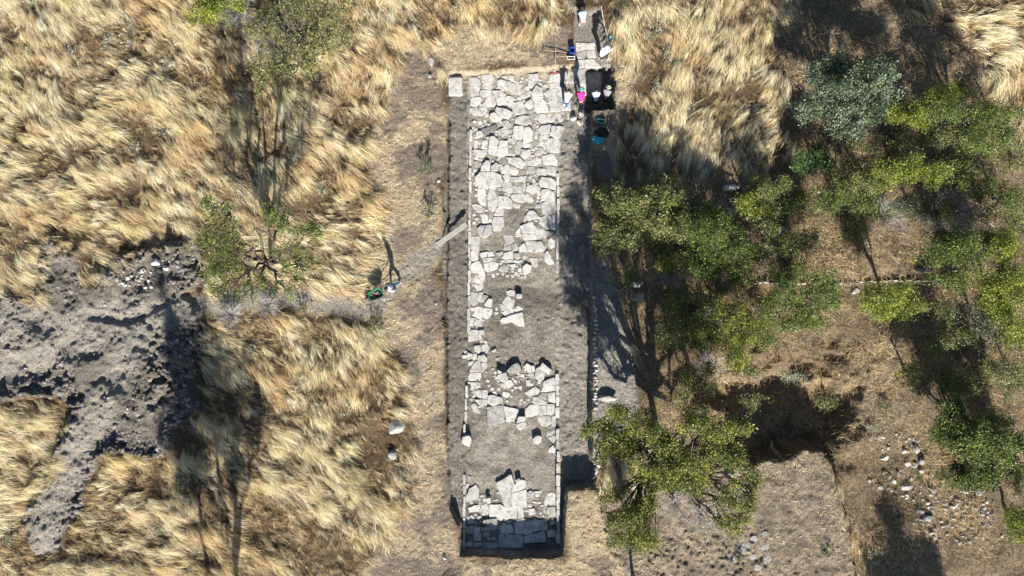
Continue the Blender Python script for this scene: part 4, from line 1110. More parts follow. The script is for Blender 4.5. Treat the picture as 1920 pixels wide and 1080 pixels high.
# the big tree over the corridor
tree('pine_tree', T, 'big spreading yellow-green tree at the lower middle, bare limbs below', (1235,835),
     [(1160,770,5.57,30,20,.6),(1125,790,5.05,32,24,.5),(1205,785,6.44,34,26,.8),(1170,840,5.39,44,34,.7),(1135,840,4.87,30,22,.4),(1245,820,6.44,40,34,1.0),(1290,800,6.26,40,28,.9),(1340,800,5.92,38,24,.8),(1380,810,5.39,28,22,.7),
      (1220,870,5.74,40,26,.8),(1280,860,6.09,46,34,1.0),(1330,850,5.92,40,30,.8),(1375,860,5.22,30,22,.6),(1260,905,5.39,50,26,.8),(1310,910,5.22,40,20,.6),(1160,925,5.57,30,20,.5),(1190,955,5.57,36,34,.9),
      (1165,985,5.74,34,34,.9),(1205,1005,5.57,36,26,.7),(1180,1020,5.39,30,16,.5),(1370,930,4.87,34,26,.7),(1405,915,4.52,26,30,.6),(1345,975,3.83,26,20,.5),(1390,985,3.65,18,24,.4)], 'pine', .82, .06, trunk=.24, per=60, twig=.5, clr=.27)
# trees that stand below the lower edge and throw their shade into the frame
tree('pine_tree', T, 'tall tree just below the frame shading the lower left meadow', (470,1225),
     [(440,1130,7.6,60,70,1.2),(470,1190,7.8,60,70,1.4),(500,1260,7.4,50,60,1.2),(420,1080+130,6.6,50,50,1.0),(500,1120,7.0,40,40,.8),(400,1190,6.6,40,60,1.0),(540,1170,6.6,36,50,.9),(430,1290,6.8,60,50,1.2)], 'pine', .65, .08, ground=True, trunk=.2, per=43)
tree('pine_tree', T, 'narrow tall tree just below the frame at lower left', (402,1130), [(398,1110,6.2,18,18,1.0),(394,1108,7.6,17,17,1.1),(392,1106,9.0,13,13,1.0),(388,1104,10.2,8,8,.8)], 'dark', 2.2, .09, ground=True, trunk=.14, per=43)
tree('pine_tree', T, 'rounded tree below the frame shading the bottom right rubble', (1750,1400), [(1737,1360,5.4,42,40,1.2),(1765,1420,6.0,50,50,1.4),(1715,1430,5.4,40,50,1.1)], 'pine', 1.5, .09, ground=True, per=49)
tree('broadleaf_tree', T, 'slim double-stemmed tree below the frame under the big tree', (1197,1150), [(1192,1150,5.4,26,26,.8),(1206,1170,5.0,26,26,.7)], 'green', .9, .08, ground=True, trunk=.13)
# dead shrubs: twigs only
def dead(px, py, r, h, label, n=60):
    n = int(n*1.6); h = h*1.25; r = r*1.1
    bx_, by_, bz = zpt(px, py); root = empty('dead_shrub', (bx_, by_, bz)); tag(root, label, 'dead shrub')
    P1 = []
    for i in range(n):
        an = RNG.uniform(0, 6.28); rr = r*RNG.uniform(.4, 1); hh = h*RNG.uniform(.5, 1)
        e_ = np.array([math.cos(an)*rr, math.sin(an)*rr, hh]); p_, ra = branch((0, 0, 0), e_, .018, .006, 5, .07, .12); P1.append((p_, ra))
        for q in range(4):
            j = RNG.integers(2, 5); P1.append(branch(p_[j], p_[j]+(e_/np.linalg.norm(e_)*.5+RNG.normal(0, .35, 3))*r*.45, .008, .004, 3, .1))
    Vt, Ft = tubes_np(P1, 3); link('twigs', np_mesh('twigs', Vt, Ft), M['greybark'], root)
dead(1745,400,1.9,1.6,'grey leafless shrub under the flat-topped yellow-green tree',90)
dead(1800,400,1.2,1.6,'grey leafless shrub leaning towards the right edge',60)
dead(1650,405,1.2,1.3,'smaller grey leafless shrub left of the big grey one',50)
dead(1255,510,1.0,.9,'dead twiggy shrub below the pale olive tree',40)
dead(1330,600,1.1,.9,'dead twiggy shrub left of the long green tree',40)
dead(1350,395,.8,1.0,'dead twigs between the mid green trees',30)
dead(1325,680,1.0,.8,'dead twiggy shrub above the thin olive bush',40)
dead(505,572,.8,.7,'bare drooping twigs below the sparse left tree',50)
dead(436,590,.8,.6,'tangle of grey twigs at the left end of the footpath',60)
dead(525,95,1.6,1.6,'bare grey twigs inside the bushy tree at the top',60)
dead(452,35,1.2,1.6,'grey bare branches between the two top trees',50)
dead(1262,940,1.1,1.4,'black bare limbs hanging below the big lower tree',30)
dead(1310,960,1.3,1.6,'bare forked limbs right of the others below the big lower tree',36)

# small plants in meadow and clearing
def weed(px, py, r, pal, label, h=.35, group=None, per=14):
    x, y, z = zpt(px, py); n = max(6, int(60*r*r)+6)
    a_ = RNG.uniform(0, 6.28, n); rr = r*np.sqrt(RNG.random(n))
    ce = np.stack([np.cos(a_)*rr, np.sin(a_)*rr, h*RNG.uniform(.4, 1, n)], -1)
    Vl, Fl, Cl = leaves(ce, .12, per, .05, PAL[pal], .3)
    root = empty('weed', (x, y, z)); tag(root, label, 'weed', group)
    link('foliage', np_mesh('foliage', Vl, Fl, Cl), M['leaf'], root)
    Vt, Ft = tubes_np([branch((0, 0, -.05), q, .012, .005, 3, .05) for q in ce[:12]], 3)
    link('stem', np_mesh('stem', Vt, Ft), M['greybark'], root)
weed(798,315,.5,'dark','little green bush on the mown strip left of the trench',1.0,None,26)
weed(806,398,.35,'dark','dark little bush above the left end of the plank',.8,None,22)
weed(688,378,.4,'olive','small dry bush at the edge of the grass above the footpath',.7)
weed(702,372,.3,'olive','small dry bush just right of another at the grass edge',.6)
weed(574,588,.5,'olive','dark tuft of weeds just below the footpath',.6)
weed(706,610,.45,'olive','dark tuft of weeds at the corner of the lower grass',.8)
weed(758,890,.5,'herb','grey-green weed patch beside the grey boulder',.4)
weed(765,935,.4,'herb','lower grey-green weed patch beside the small boulder',.35)
weed(735,160,.4,'herb','pale weed at the edge of the mown strip near the top',.3)
weed(815,385,.25,'herb','tiny weed above the left end of the plank',.2)
weed(1225,62,.5,'herb','dusty grey-green weed right of the teal shovel',.4)
weed(1245,100,.4,'herb','dusty weed below the long tool on the right',.35)
weed(1245,35,.4,'dark','dark green weed near the top right of the narrow trench',.35)
weed(1265,120,.4,'herb','dusty weed halfway between trench and tall grass',.3)
weed(1330,55,.3,'herb','pale weed alone in the upper middle grass',.3)
weed(1430,752,.5,'olive','pale bush in the dark shade of the clearing',.6)
weed(1660,768,.55,'green','small green plant above the rubble',.4)
weed(1635,800,.35,'herb','straw-green plant at the top left of the rubble',.25)
weed(1725,897,.35,'green','flat green plant inside the rubble',.2)
weed(1640,1040,.6,'herb','pale spreading plant on the slope at the bottom right',.35)
weed(1552,1030,.4,'green','flat green weed on the bare platform',.15)
weed(1385,1045,.3,'green','little weed on the worn flagstones',.2)
HERB = [(60,10),(150,25),(215,75),(90,60),(235,90),(45,110),(80,80),(330,70),(200,40),(140,100),(310,255),(255,280),(125,255),(30,300),(280,410),(70,365),(190,520),(40,380),(250,55),(320,130),(470,500),(610,360),
        (375,1020),(530,1050),(545,860),(380,860),(300,990),(440,1060),(360,940),(560,720),(480,650),(640,760),(690,1000),(30,770),(12,1010),(380,640),(410,700),(350,900),(870,15),(1060,20),(1300,20),(1240,170),(1280,200),(1250,270),(1420,140),(1480,210)]
for px, py in HERB:
    weed(px+random.uniform(-8, 8), py+random.uniform(-8, 8), random.uniform(.25, .6), 'herb', 'dusty grey-green weed among the long dry grass', random.uniform(.35, .5), 'weeds in the meadow', 9)

# ------------------------------------------------------------------ plank, barrow, tools
def box_bm(bm, sx, sy, sz, loc=(0,0,0), rot=None, bev=.0):
    r = bmesh.ops.create_cube(bm, size=1)
    for v in r['verts']: v.co = Vector((v.co.x*sx, v.co.y*sy, v.co.z*sz))
    if bev: 
        es = list({e_ for v in r['verts'] for e_ in v.link_edges}); rr = bmesh.ops.bevel(bm, geom=es, offset=bev, segments=2, affect='EDGES'); vs = list({v for f in rr['faces'] for v in f.verts} | {v for v in r['verts'] if v.is_valid})
    else: vs = r['verts']
    m_ = Matrix.Translation(loc) @ (rot.to_matrix().to_4x4() if rot else Matrix())
    done = set()
    stack = list(vs)
    for v in stack:
        if v not in done: v.co = m_ @ v.co; done.add(v)
p0 = Vector(W(820, 459, .06)); p1 = Vector(W(875, 420, -.28)); d = p1-p0
root = empty('plank_ramp', (p0+p1)/2); root.rotation_euler = d.to_track_quat('X', 'Z').to_euler(); tag(root, 'grey weathered plank ramp bridging the left edge of the trench', 'plank')
for s_ in (-1, 1):
    bm = bmesh.new(); box_bm(bm, d.length, .155, .05, (0, s_*.08, 0), bev=.008); link('board', bm_mesh('board', bm), M['plank'], root)
bm = bmesh.new(); box_bm(bm, .07, .30, .04, (d.length*.4, 0, -.046)); box_bm(bm, .07, .30, .04, (-d.length*.38, 0, -.046)); link('batten', bm_mesh('batten', bm), M['plank'], root)

def wheelbarrow(px, py, ang):
    x, y, z = W(px, py, .5); z = float(zat(x, y))
    root = empty('wheelbarrow', (x, y, z), ang); tag(root, 'green wheelbarrow full of rubble pushed along the footpath', 'wheelbarrow')
    bm = bmesh.new()       # tray: open tapered tub, x = forward
    def rect(lx0, lx1, wy, z_):
        cx_, hx = (lx0+lx1)/2, (lx1-lx0)/2; out = []
        for i in range(20):
            t_ = i*2*math.pi/20; cc_, ss_ = math.cos(t_), math.sin(t_)
            xx = cx_+hx*math.copysign(abs(cc_)**.45, cc_); yy = wy*math.copysign(abs(ss_)**.45, ss_)*(1-.22*(xx-lx0)/(lx1-lx0))
            out.append(bm.verts.new((xx, yy, z_)))
        return out
    a0 = rect(-.27, .22, .2, .36); a1 = rect(-.44, .48, .33, .68); a2 = rect(-.46, .50, .345, .68); b0 = rect(-.25, .20, .18, .375); b1 = rect(-.41, .45, .31, .68)
    bm.faces.new(a0[::-1]); bm.faces.new(b0)
    for u, v in ((a0, a1), (a1, a2)):
        for i in range(20): bm.faces.new((u[i], u[(i+1) % 20], v[(i+1) % 20], v[i]))
    for i in range(20): bm.faces.new((b0[i], b1[i], b1[(i+1) % 20], b0[(i+1) % 20])); bm.faces.new((a2[i], a2[(i+1) % 20], b1[(i+1) % 20], b1[i]))
    link('tray', bm_mesh('tray', bm), M['green_tray'], root)
    for s_ in (-1, 1):
        bm = bmesh.new(); tube_bm(bm, [(.62, s_*.06, .2), (.2, s_*.2, .34), (-.5, s_*.27, .5), (-1.05, s_*.3, .68)], .018, sides=6); h_ = link('handle', bm_mesh('handle', bm, True), M['green_tray'], root)
        bm = bmesh.new(); tube_bm(bm, [(-1.0, s_*.298, .665), (-1.16, s_*.3, .715)], .024, sides=6); link('grip', bm_mesh('grip', bm, True), M['rubber'], h_)
        bm = bmesh.new(); tube_bm(bm, [(-.35, s_*.24, .46), (-.45, s_*.24, .03), (-.28, s_*.24, .03), (-.2, s_*.24, .42)], .015, sides=6); link('leg', bm_mesh('leg', bm, True), M['steel'], root)
    bm = bmesh.new(); R = .19; ring = [(.62+math.cos(t)*R, 0, .2+math.sin(t)*R) for t in [i*6.2832/18 for i in range(19)]]
    tube_bm(bm, ring, .035, sides=8); wh = link('wheel', bm_mesh('tyre', bm, True), M['rubber'], root)
    bm = bmesh.new(); bmesh.ops.create_cone(bm, cap_ends=True, segments=16, radius1=.15, radius2=.15, depth=.03, matrix=Matrix.Translation((.62, 0, .2)) @ Matrix.Rotation(math.pi/2, 4, 'X')); link('rim', bm_mesh('rim', bm), M['steel'], wh)
    bm = bmesh.new()
    for i in range(34):
        me = rock_mesh(random.uniform(.05, .1), random.uniform(.05, .09), .06, i+900, 10)
        me.transform(Matrix.Translation((random.uniform(-.25, .28), random.uniform(-.17, .17), .47+random.uniform(0, .1)))); bm.from_mesh(me)
    o = link('rubble_load', bm_mesh('rubble_load', bm), M['earthload'], None); o.matrix_world = Matrix.Translation((x, y, z)) @ Matrix.Rotation(ang, 4, 'Z')
    tag(o, 'brown earth and rubble heaped in the green wheelbarrow', 'rubble')
M['earthload'] = mat_plain('load_earth', (.22,.15,.12), .95, .4, 10, .02)
BANG = math.radians(180+23)
wheelbarrow(705, 552, BANG)

def shovel(px, py, ang, label, blade='teal', hl=1.15, handle='wood', tilt=.0, zo=.12):
    x, y, z = zpt(px, py, zo); root = empty('shovel', (x, y, z), ang); root.rotation_euler = (0, tilt, ang); tag(root, label, 'shovel')
    bm = bmesh.new(); tube_bm(bm, [(.1, 0, .03), (.4, 0, .03), (hl+.1, 0, 0)], .017, sides=6); link('handle', bm_mesh('handle', bm, True), M[handle], root)
    bm = bmesh.new(); rows = []
    for i, (xx, ww, zz) in enumerate([(.12,.06,.03),(.08,.12,.02),(-.05,.135,.0),(-.16,.11,-.005),(-.22,.03,-.0)]):
        rows.append([bm.verts.new((xx, ww*s_, zz+.035*abs(s_)**2)) for s_ in (-1, -.5, 0, .5, 1)])
    for a_, b_ in zip(rows[:-1], rows[1:]):
        for i in range(4): bm.faces.new((a_[i], a_[i+1], b_[i+1], b_[i]))
    ext = bmesh.ops.extrude_face_region(bm, geom=bm.faces[:])
    for v in ext['geom']:
        if isinstance(v, bmesh.types.BMVert): v.co.z -= .006
    link('blade', bm_mesh('blade', bm), M[blade], root)
shovel(1146, 73, math.radians(92), 'shovel with turquoise blade lying with its handle upwards', 'teal', 1.2, 'darkwood')
def pick(px, py, ang, label, hl=1.0, name='pickaxe', handle='wood'):
    x, y, z = zpt(px, py, .1); root = empty(name, (x, y, z), ang); tag(root, label, 'pickaxe')
    bm = bmesh.new(); tube_bm(bm, [(0, 0, .06), (hl*.5, 0, .05), (hl, 0, .0)], .022, sides=6); link('handle', bm_mesh('handle', bm, True), M[handle], root)
    bm = bmesh.new(); tube_bm(bm, [(.06, -.3, 0), (.0, -.15, .05), (0, 0, .07)], .01, .028, sides=5); tube_bm(bm, [(0, 0, .07), (0, .15, .05), (.06, .28, 0)], .028, .012, sides=5); link('head', bm_mesh('head', bm), M['rust'], root)
pick(1176, 105, math.radians(137), 'pickaxe with dark handle lying right of the narrow trench', 1.1, handle='darkwood')
pick(1018, 95, math.radians(-6), 'upper mattock with pale handle lying left of the narrow trench', 1.5)
pick(1041, 108, math.radians(4), 'lower mattock with pale handle lying left of the narrow trench', 1.1)
def bucket(px, py, mat, label, w_=.32, h_=.3):
    x, y, z = zpt(px, py); root = empty('bucket', (x, y, z)); tag(root, label, 'bucket')
    bm = bmesh.new(); prof = [(0, .01), (w_*.38, 0), (w_*.5, h_), (w_*.54, h_), (w_*.54, h_-.02), (w_*.47, h_-.01), (w_*.36, .015), (0, .02)]
    seg = 16; rings = [[bm.verts.new((r*math.cos(i*6.2832/seg), r*math.sin(i*6.2832/seg), zz)) for i in range(seg)] for r, zz in prof[1:-1]]
    for a_, b_ in zip(rings[:-1], rings[1:]):
        for i in range(seg): bm.faces.new((a_[i], a_[(i+1) % seg], b_[(i+1) % seg], b_[i]))
    bm.faces.new(rings[0][::-1]); bm.faces.new(rings[-1]); link('pail', bm_mesh('pail', bm), M[mat], root)
    bm = bmesh.new(); tube_bm(bm, [(math.cos(t)*w_*.52, math.sin(t)*.16, h_-.02+math.sin(t)*.03) for t in [i*math.pi/8 for i in range(9)]], .006, sides=4); link('bail', bm_mesh('bail', bm), M['steel'], root)
def crate(px, py, sx, sy, sz, mat, label, name='crate', cat='crate', ang=0):
    x, y, z = zpt(px, py); root = empty(name, (x, y, z+.01), ang); tag(root, label, cat)
    bm = bmesh.new(); t_ = .02
    box_bm(bm, sx, sy, t_, (0, 0, t_/2))
    for s_ in (-1, 1):
        box_bm(bm, sx, t_, sz-.023, (0, s_*(sy-t_)/2, t_+.001+(sz-.023)/2)); box_bm(bm, t_, sy-2*t_-.004, sz-.023, (s_*(sx-t_)/2, 0, t_+.001+(sz-.023)/2))
    link('body', bm_mesh('body', bm), M[mat], root)
    bm = bmesh.new()
    for s_ in (-1, 1): box_bm(bm, sx+.03, .03, .02, (0, s_*(sy/2+.004), sz+.008)); box_bm(bm, .03, sy-.03, .018, (s_*(sx/2+.003), 0, sz+.0075))
    link('rim', bm_mesh('rim', bm), M['blue'] if mat == 'blue' else M['whitep'] if mat != 'green_tray' else M['teal'], root)
crate(1072, 97, .28, .34, .3, 'blue', 'blue plastic crate on the grass left of the narrow trench')
crate(1070, 111, .44, .16, .22, 'blackp', 'black tray with white rim just below the blue crate', 'tray', 'tray')
crate(1126, 228, .46, .22, .12, 'green_tray', 'green rimmed tray in the shade below the deep pit', 'tray', 'tray', -.15)
# bag and jacket
x, y, z = zpt(1127, 250); me = rock_mesh(.52, .38, .26, 77, 30); o = link('bag', me, M['blackp'], loc=(x, y, z+.14)); tag(o, 'black bag right of the corridor, enlarged to stand for its shade', 'bag')  # black shape made larger than the bag to cover the shaded ground
bm = bmesh.new(); r_ = bmesh.ops.create_grid(bm, x_segments=22, y_segments=16, size=.5)
for v in bm.verts:
    a_, b_ = v.co.x, v.co.y
    v.co = Vector((a_*.72*(1+.15*math.sin(b_*9)), b_*.5*(1+.2*math.cos(a_*7)), .12+.07*math.sin(a_*13+b_*5)*math.cos(b_*11)-.1*(a_*a_+b_*b_)))
x, y, z = zpt(1121, 262, .05); o = link('jacket', bm_mesh('jacket', bm, True), M['cyan'], loc=(x, y, z)); md = o.modifiers.new('t', 'SOLIDIFY'); md.thickness = .02; tag(o, 'crumpled turquoise jacket beside the black bag', 'jacket')
for i, (px, py) in enumerate([(1124,243),(1131,241),(1127,238)]): rock(px, py, 5, 4, 'little pale finds-bag stone above the black bag', 'little stones above the black bag', name='pebble', cat='pebble')
# strings and rod
def cord(pts, r, mat, name, label, cat):
    bm = bmesh.new(); tube_bm(bm, pts, r, sides=4); tag(link(name, bm_mesh(name, bm), M[mat]), label, cat)
cord([zpt(1041, 92, .25), zpt(1041, 112, .22), W(1040, 136, .0), W(1040, 137, -.5)], .008, 'string', 'string', 'white setting-out string running down into the paving by the mattocks', 'string')
cord([W(1032, 138, -.45), W(1046, 136, -.45)], .014, 'redp', 'measuring_rod', 'thin red measuring rod lying on the top edge of the paving', 'measuring rod')
cord([zpt(1126, 16, .1), zpt(1133, 48, .1), zpt(1142, 82, .1)], .02, 'string', 'string', 'pale string stretched along the right edge of the narrow trench', 'string')

# ------------------------------------------------------------------ people
def skin_mesh(nodes, edges, sub=1):
    me = bpy.data.meshes.new('tmp'); me.from_pydata([n_[0] for n_ in nodes], edges, [])
    ob = bpy.data.objects.new('tmp', me); COL.objects.link(ob)
    md = ob.modifiers.new('s', 'SKIN'); md.use_smooth_shade = True
    if not me.skin_vertices: me.skin_vertices.new()
    for i, n_ in enumerate(nodes):
        sv = me.skin_vertices[0].data[i]; r = n_[1]; sv.radius = (r, r) if not isinstance(r, tuple) else r; sv.use_root = (i == 0)
    ss = ob.modifiers.new('u', 'SUBSURF'); ss.levels = sub; ss.render_levels = sub
    dg = bpy.context.evaluated_depsgraph_get(); out = bpy.data.meshes.new_from_object(ob.evaluated_get(dg))
    bpy.data.objects.remove(ob); bpy.data.meshes.remove(me); return out
POSES = {}
def base_pose():
    return dict(pelvis=(0,0,.92), waist=(0,0,1.08), chest=(0,0,1.28), neck=(.01,0,1.46), head=(.04,0,1.60), hd=(.0,0,1),
                sh=[(0,.18,1.4),(0,-.18,1.4)], el=[(.02,.25,1.12),(.02,-.25,1.12)], wr=[(.2,.22,.95),(.2,-.22,.95)],
                kn=[(.03,.1,.5),(.03,-.1,.5)], an=[(0,.11,.09),(0,-.11,.09)])
p = base_pose(); POSES['stand'] = p
p = base_pose(); p.update(pelvis=(-.14,0,.86), waist=(-.02,0,.99), chest=(.18,0,1.14), neck=(.34,0,1.24), head=(.46,0,1.29), hd=(.6,0,.75), sh=[(.26,.18,1.2),(.26,-.18,1.2)], el=[(.34,.24,.93),(.34,-.24,.93)], wr=[(.52,.14,.76),(.52,-.14,.76)], kn=[(.05,.12,.48),(.05,-.12,.48)]); POSES['bend'] = p
p = dict(p); p.update(pelvis=(-.22,0,.72), kn=[(.02,.13,.42),(-.1,-.12,.40)], an=[(-.30,.12,.1),(-.46,-.11,.1)], waist=(-.06,0,.86), chest=(.1,0,1.04), neck=(.24,0,1.17), head=(.34,0,1.25), sh=[(.16,.18,1.1),(.16,-.18,1.1)], el=[(.3,.24,.86),(.3,-.24,.86)], wr=[(.46,.14,.72),(.46,-.14,.72)]); POSES['lean'] = p
p = base_pose(); p.update(pelvis=(0,0,.9), waist=(.06,0,1.05), chest=(.16,0,1.25), neck=(.23,0,1.41), head=(.29,0,1.53), hd=(.3,0,.95), sh=[(.18,.18,1.36),(.18,-.18,1.36)], el=[(-.04,.28,1.06),(-.04,-.28,1.06)], wr=[(.08,.3,.80),(.08,-.3,.80)], kn=[(.22,.1,.5),(-.1,-.1,.49)], an=[(.26,.1,.09),(-.42,-.1,.16)]); POSES['push'] = p
p = base_pose(); p.update(pelvis=(-.08,0,.9), waist=(0,0,1.04), chest=(.14,0,1.22), neck=(.25,0,1.36), head=(.33,0,1.46), hd=(.4,0,.9), sh=[(.16,.18,1.32),(.2,-.16,1.33)], el=[(.3,.26,1.1),(.45,-.2,1.2)], wr=[(.5,.2,1.0),(.74,-.2,1.12)]); POSES['reach'] = p
p = base_pose(); p.update(pelvis=(-.12,0,.38), waist=(-.04,0,.52), chest=(.12,0,.70), neck=(.22,0,.85), head=(.3,0,.96), hd=(.4,0,.9), sh=[(.16,.18,.8),(.16,-.18,.8)], el=[(.3,.26,.58),(.3,-.26,.58)], wr=[(.46,.14,.42),(.46,-.14,.42)], kn=[(.28,.16,.45),(.28,-.16,.45)], an=[(.02,.13,.09),(.02,-.13,.09)]); POSES['crouch'] = p
def person(px, py, z, ang, pose, label, shirt, trousers, hair='hair', hat=None, shoe='shoe', big_hair=False, sleeves=True, scale=1.0):
    x, y, _ = W(px, py, z); P_ = POSES[pose]
    root = empty('person', (x, y, z), ang); root.scale = (scale,)*3; tag(root, label, 'person', 'people working at the dig')
    Vx = lambda t: Vector(t)
    nodes = [(P_['pelvis'], .075), (P_['waist'], .07), (P_['chest'], .105), (P_['neck'], .055)]; edges = [(0,1),(1,2),(2,3)]
    hdv = Vx(P_['hd']).normalized(); hc = Vx(P_['head'])
    nodes += [(tuple(hc-hdv*.045), .07), (tuple(hc+hdv*.03), .088), (tuple(hc+hdv*.095), .06)]; edges += [(3,4),(4,5),(5,6)]
    fwd = Vector((hdv.z, 0, -hdv.x)).normalized()
    chin = len(nodes)
    for s_ in (0, 1):
        sg = 1 if s_ == 0 else -1; b = len(nodes)
        wv = Vx(P_['wr'][s_]); ev = Vx(P_['el'][s_]); fd = (wv-ev).normalized()
        side = Vector((0, -sg, 0)); pal_ = wv+fd*.07; dn = (fd+Vector((0, 0, -.6))).normalized()
        nodes += [(P_['sh'][s_], .062), (tuple(ev), .045), (tuple(wv), .03), (tuple(pal_), .034)]; edges += [(2, b), (b, b+1), (b+1, b+2), (b+2, b+3)]
        for fi, (off_, ln) in enumerate(((-.028,.06),(-.01,.072),(.01,.068),(.028,.052))):
            c0 = len(nodes); k0 = pal_+side*off_+fd*.04; k1 = k0+dn*ln*.6; k2 = k1+(dn+Vector((0,0,-.5))).normalized()*ln*.5
            nodes += [(tuple(k0), .010), (tuple(k1), .009), (tuple(k2), .008)]; edges += [(b+3, c0), (c0, c0+1), (c0+1, c0+2)]
        c0 = len(nodes); t0 = wv+fd*.035+side*.035; t1 = t0+(fd*.6+side).normalized()*.035+Vector((0,0,-.012)); nodes += [(tuple(t0), .012), (tuple(t1), .009)]; edges += [(b+3, c0), (c0, c0+1)]
    for s_ in (0, 1):
        sg = 1 if s_ == 0 else -1; b = len(nodes); pv = Vx(P_['pelvis'])
        an_ = Vx(P_['an'][s_])
        nodes += [(tuple(pv+Vector((0, sg*.085, -.07))), .066), (P_['kn'][s_], .056), (tuple(an_), .038), (tuple(an_+Vector((.14, 0, -.055))), .032)]; edges += [(0, b), (b, b+1), (b+1, b+2), (b+2, b+3)]
    body = skin_mesh(nodes, edges, 1)
    bm = bmesh.new(); bm.from_mesh(body)     # nose and ears grow out of the head
    rotm = fwd.to_track_quat('X', 'Z')
    for off_, rr in (((.092,0,.005),(.022,.014,.02)), ((.0,.086,.0),(.018,.01,.03)), ((.0,-.086,.0),(.018,.01,.03))):
        r_ = bmesh.ops.create_uvsphere(bm, u_segments=8, v_segments=6, radius=1)
        for v in r_['verts']: v.co = hc+hdv*.01+rotm @ (Vector((v.co.x*rr[0]+off_[0], v.co.y*rr[1]+off_[1], v.co.z*rr[2]+off_[2])))
    link('body', bm_mesh('body', bm, True), M['skin'], root)
    bm = bmesh.new()
    for s_ in (-1, 1):
        r_ = bmesh.ops.create_uvsphere(bm, u_segments=8, v_segments=6, radius=.012)
        for v in r_['verts']: v.co = hc+hdv*.02+rotm @ (v.co+Vector((.08, s_*.032, .01)))
    link('eyes', bm_mesh('eyes', bm, True), M['blackp'], root)
    # clothes
    t = .022; b = 4
    sn = [(P_['pelvis'], .158), (P_['waist'], .15), (P_['chest'], .18), (tuple(Vx(P_['neck'])-(Vx(P_['neck'])-Vx(P_['chest']))*.25), .075)]; se = [(0,1),(1,2),(2,3)]
    for s_ in (0, 1):
        b = len(sn); shv, ev, wv = Vx(P_['sh'][s_]), Vx(P_['el'][s_]), Vx(P_['wr'][s_])
        sn += [(tuple(shv), .098), (tuple(shv.lerp(ev, .9)), .07)]; se += [(2, b), (b, b+1)]
        if sleeves == 'long': sn.append((tuple(ev.lerp(wv, .85)), .048)); se.append((b+1, b+2))
    link('shirt', skin_mesh(sn, se, 2), M[shirt], root)
    tn = [(tuple(Vx(P_['pelvis'])+Vector((0,0,.02))), .14)]; te = []
    for s_ in (0, 1):
        sg = 1 if s_ == 0 else -1; b = len(tn); kv, av = Vx(P_['kn'][s_]), Vx(P_['an'][s_])
        tn += [(tuple(Vx(P_['pelvis'])+Vector((0, sg*.095, -.09))), .11), (tuple(kv), .078), (tuple(kv.lerp(av, .88)), .062)]; te += [(0, b), (b, b+1), (b+1, b+2)]
    link('trousers', skin_mesh(tn, te, 2), M[trousers], root)
    for s_ in (0, 1):
        av = Vx(P_['an'][s_]); link('shoe', skin_mesh([(tuple(av+Vector((-.04, 0, -.035))), .046), (tuple(av+Vector((.06, 0, -.04))), .044), (tuple(av+Vector((.16, 0, -.05))), .034)], [(0,1),(1,2)], 1), M[shoe], root)
    if hair:
        bm = bmesh.new(); bmesh.ops.create_icosphere(bm, subdivisions=3, radius=1); r2 = random.Random(px)
        R = .165 if big_hair else .112
        for v in list(bm.verts):
            jit = 1+r2.uniform(-.1, .1)*(1.6 if big_hair else .6)
            q = v.co.copy(); v.co = hc+hdv*.045-fwd*(.03)+rotm @ Vector((q.x*R*jit, q.y*R*jit, q.z*R*.95*jit))
        link('hair', bm_mesh('hair', bm, True), M[hair], root)
    if hat:
        bm = bmesh.new(); seg = 20; prof = [(.0,.12),(.07,.115),(.1,.08),(.108,.03),(.2,.005),(.2,.0),(.1,.02)]
        ht = root_hat = []; rings = []
        for r_, zz in prof[1:]:
            rings.append([bm.verts.new((r_*math.cos(i*6.2832/seg), r_*math.sin(i*6.2832/seg), zz)) for i in range(seg)])
        for a_, b_ in zip(rings[:-1], rings[1:]):
            for i in range(seg): bm.faces.new((a_[i], b_[i], b_[(i+1) % seg], a_[(i+1) % seg]))
        top = bm.verts.new((0, 0, .125))
        for i in range(seg): bm.faces.new((rings[0][i], rings[0][(i+1) % seg], top))
        qh = hdv.to_track_quat('Z', 'X')
        for v in bm.verts: v.co = hc+hdv*.06+qh @ v.co
        link('hat', bm_mesh('hat', bm, True), M[hat], root)
    return root
def pz(px, py): return zpt(px, py)[2]
UP = math.radians(90)
person(741, 537.5, pz(741,537), BANG, 'push', 'person in a white shirt pushing the green wheelbarrow on the footpath', 'white_shirt', 'denim', hair='hair', shoe='shoe', scale=1.06)
person(1090, 47, pz(1090,47), UP+.15, 'bend', 'person with bushy black hair bending at the top of the narrow trench', 'pattern', 'greytr', big_hair=True, scale=1.08)
person(1125, 111, pz(1125,111), math.radians(42), 'reach', 'person in white reaching over the right edge of the narrow trench', 'white_shirt', 'trouser', hair=None, hat='whitep', sleeves='long')
person(1062, 190, pz(1062,190), UP-.25, 'lean', 'person in white top and blue jeans standing on the paving', 'white_shirt', 'denim')
person(1087, 193, pz(1087,193), UP+.05, 'bend', 'person in a pink shirt and turquoise hat bent over the corridor', 'pink', 'trouser', hat='teal', sleeves='long')
person(1114, 192, pz(1114,192), UP, 'bend', 'person in a white and pale blue shirt in the deep pit', 'pale_blue', 'trouser')
person(1133, 188, pz(1133,188), UP-.2, 'bend', 'person in a grey top and pale green hat in the deep pit', 'grey_shirt', 'trouser', hat='hat_green', sleeves='long')

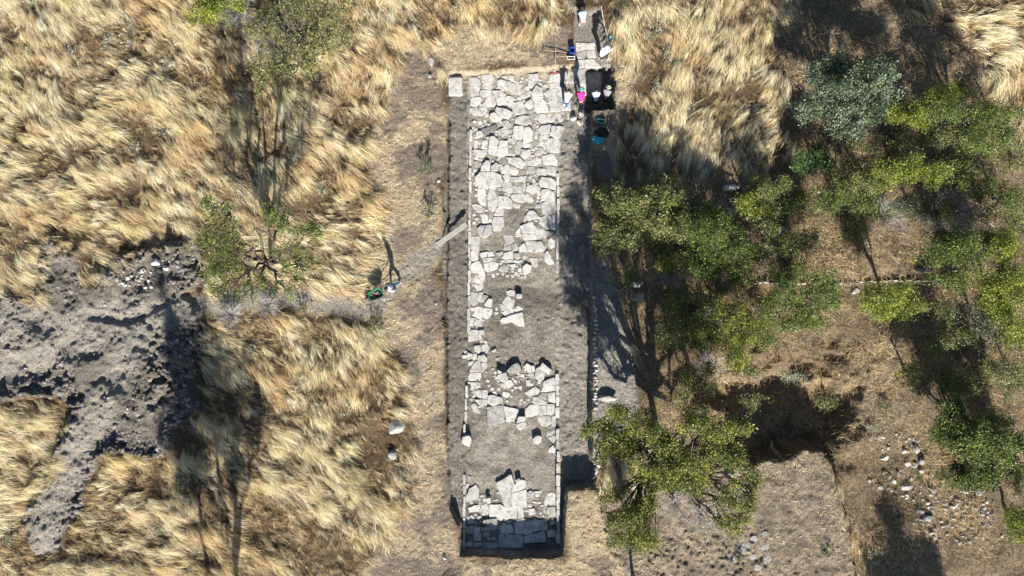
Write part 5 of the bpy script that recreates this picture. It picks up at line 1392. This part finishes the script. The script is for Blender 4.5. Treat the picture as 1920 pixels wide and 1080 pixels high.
# ------------------------------------------------------------------ make labels single things out
from collections import defaultdict
bpy.context.view_layer.update()
groups = defaultdict(list)
for o in list(COL.objects):
    if o.parent is None and 'label' in o and o.get('kind') not in ('structure', 'stuff'): groups[o['label']].append(o)
ORD = {2: [('upper one', 'lower one'), ('left one', 'right one')], 3: [('highest', 'middle', 'lowest'), ('leftmost', 'middle', 'rightmost')]}
for lab, os_ in groups.items():
    n = len(os_)
    if n in (2, 3):
        xs = [o.matrix_world.translation.x for o in os_]; ys = [o.matrix_world.translation.y for o in os_]
        vert = (max(ys)-min(ys)) > (max(xs)-min(xs))
        os_.sort(key=lambda o: -o.matrix_world.translation.y if vert else o.matrix_world.translation.x)
        for o, wd in zip(os_, ORD[n][0 if vert else 1]): o['label'] = f"{lab}, {wd}"
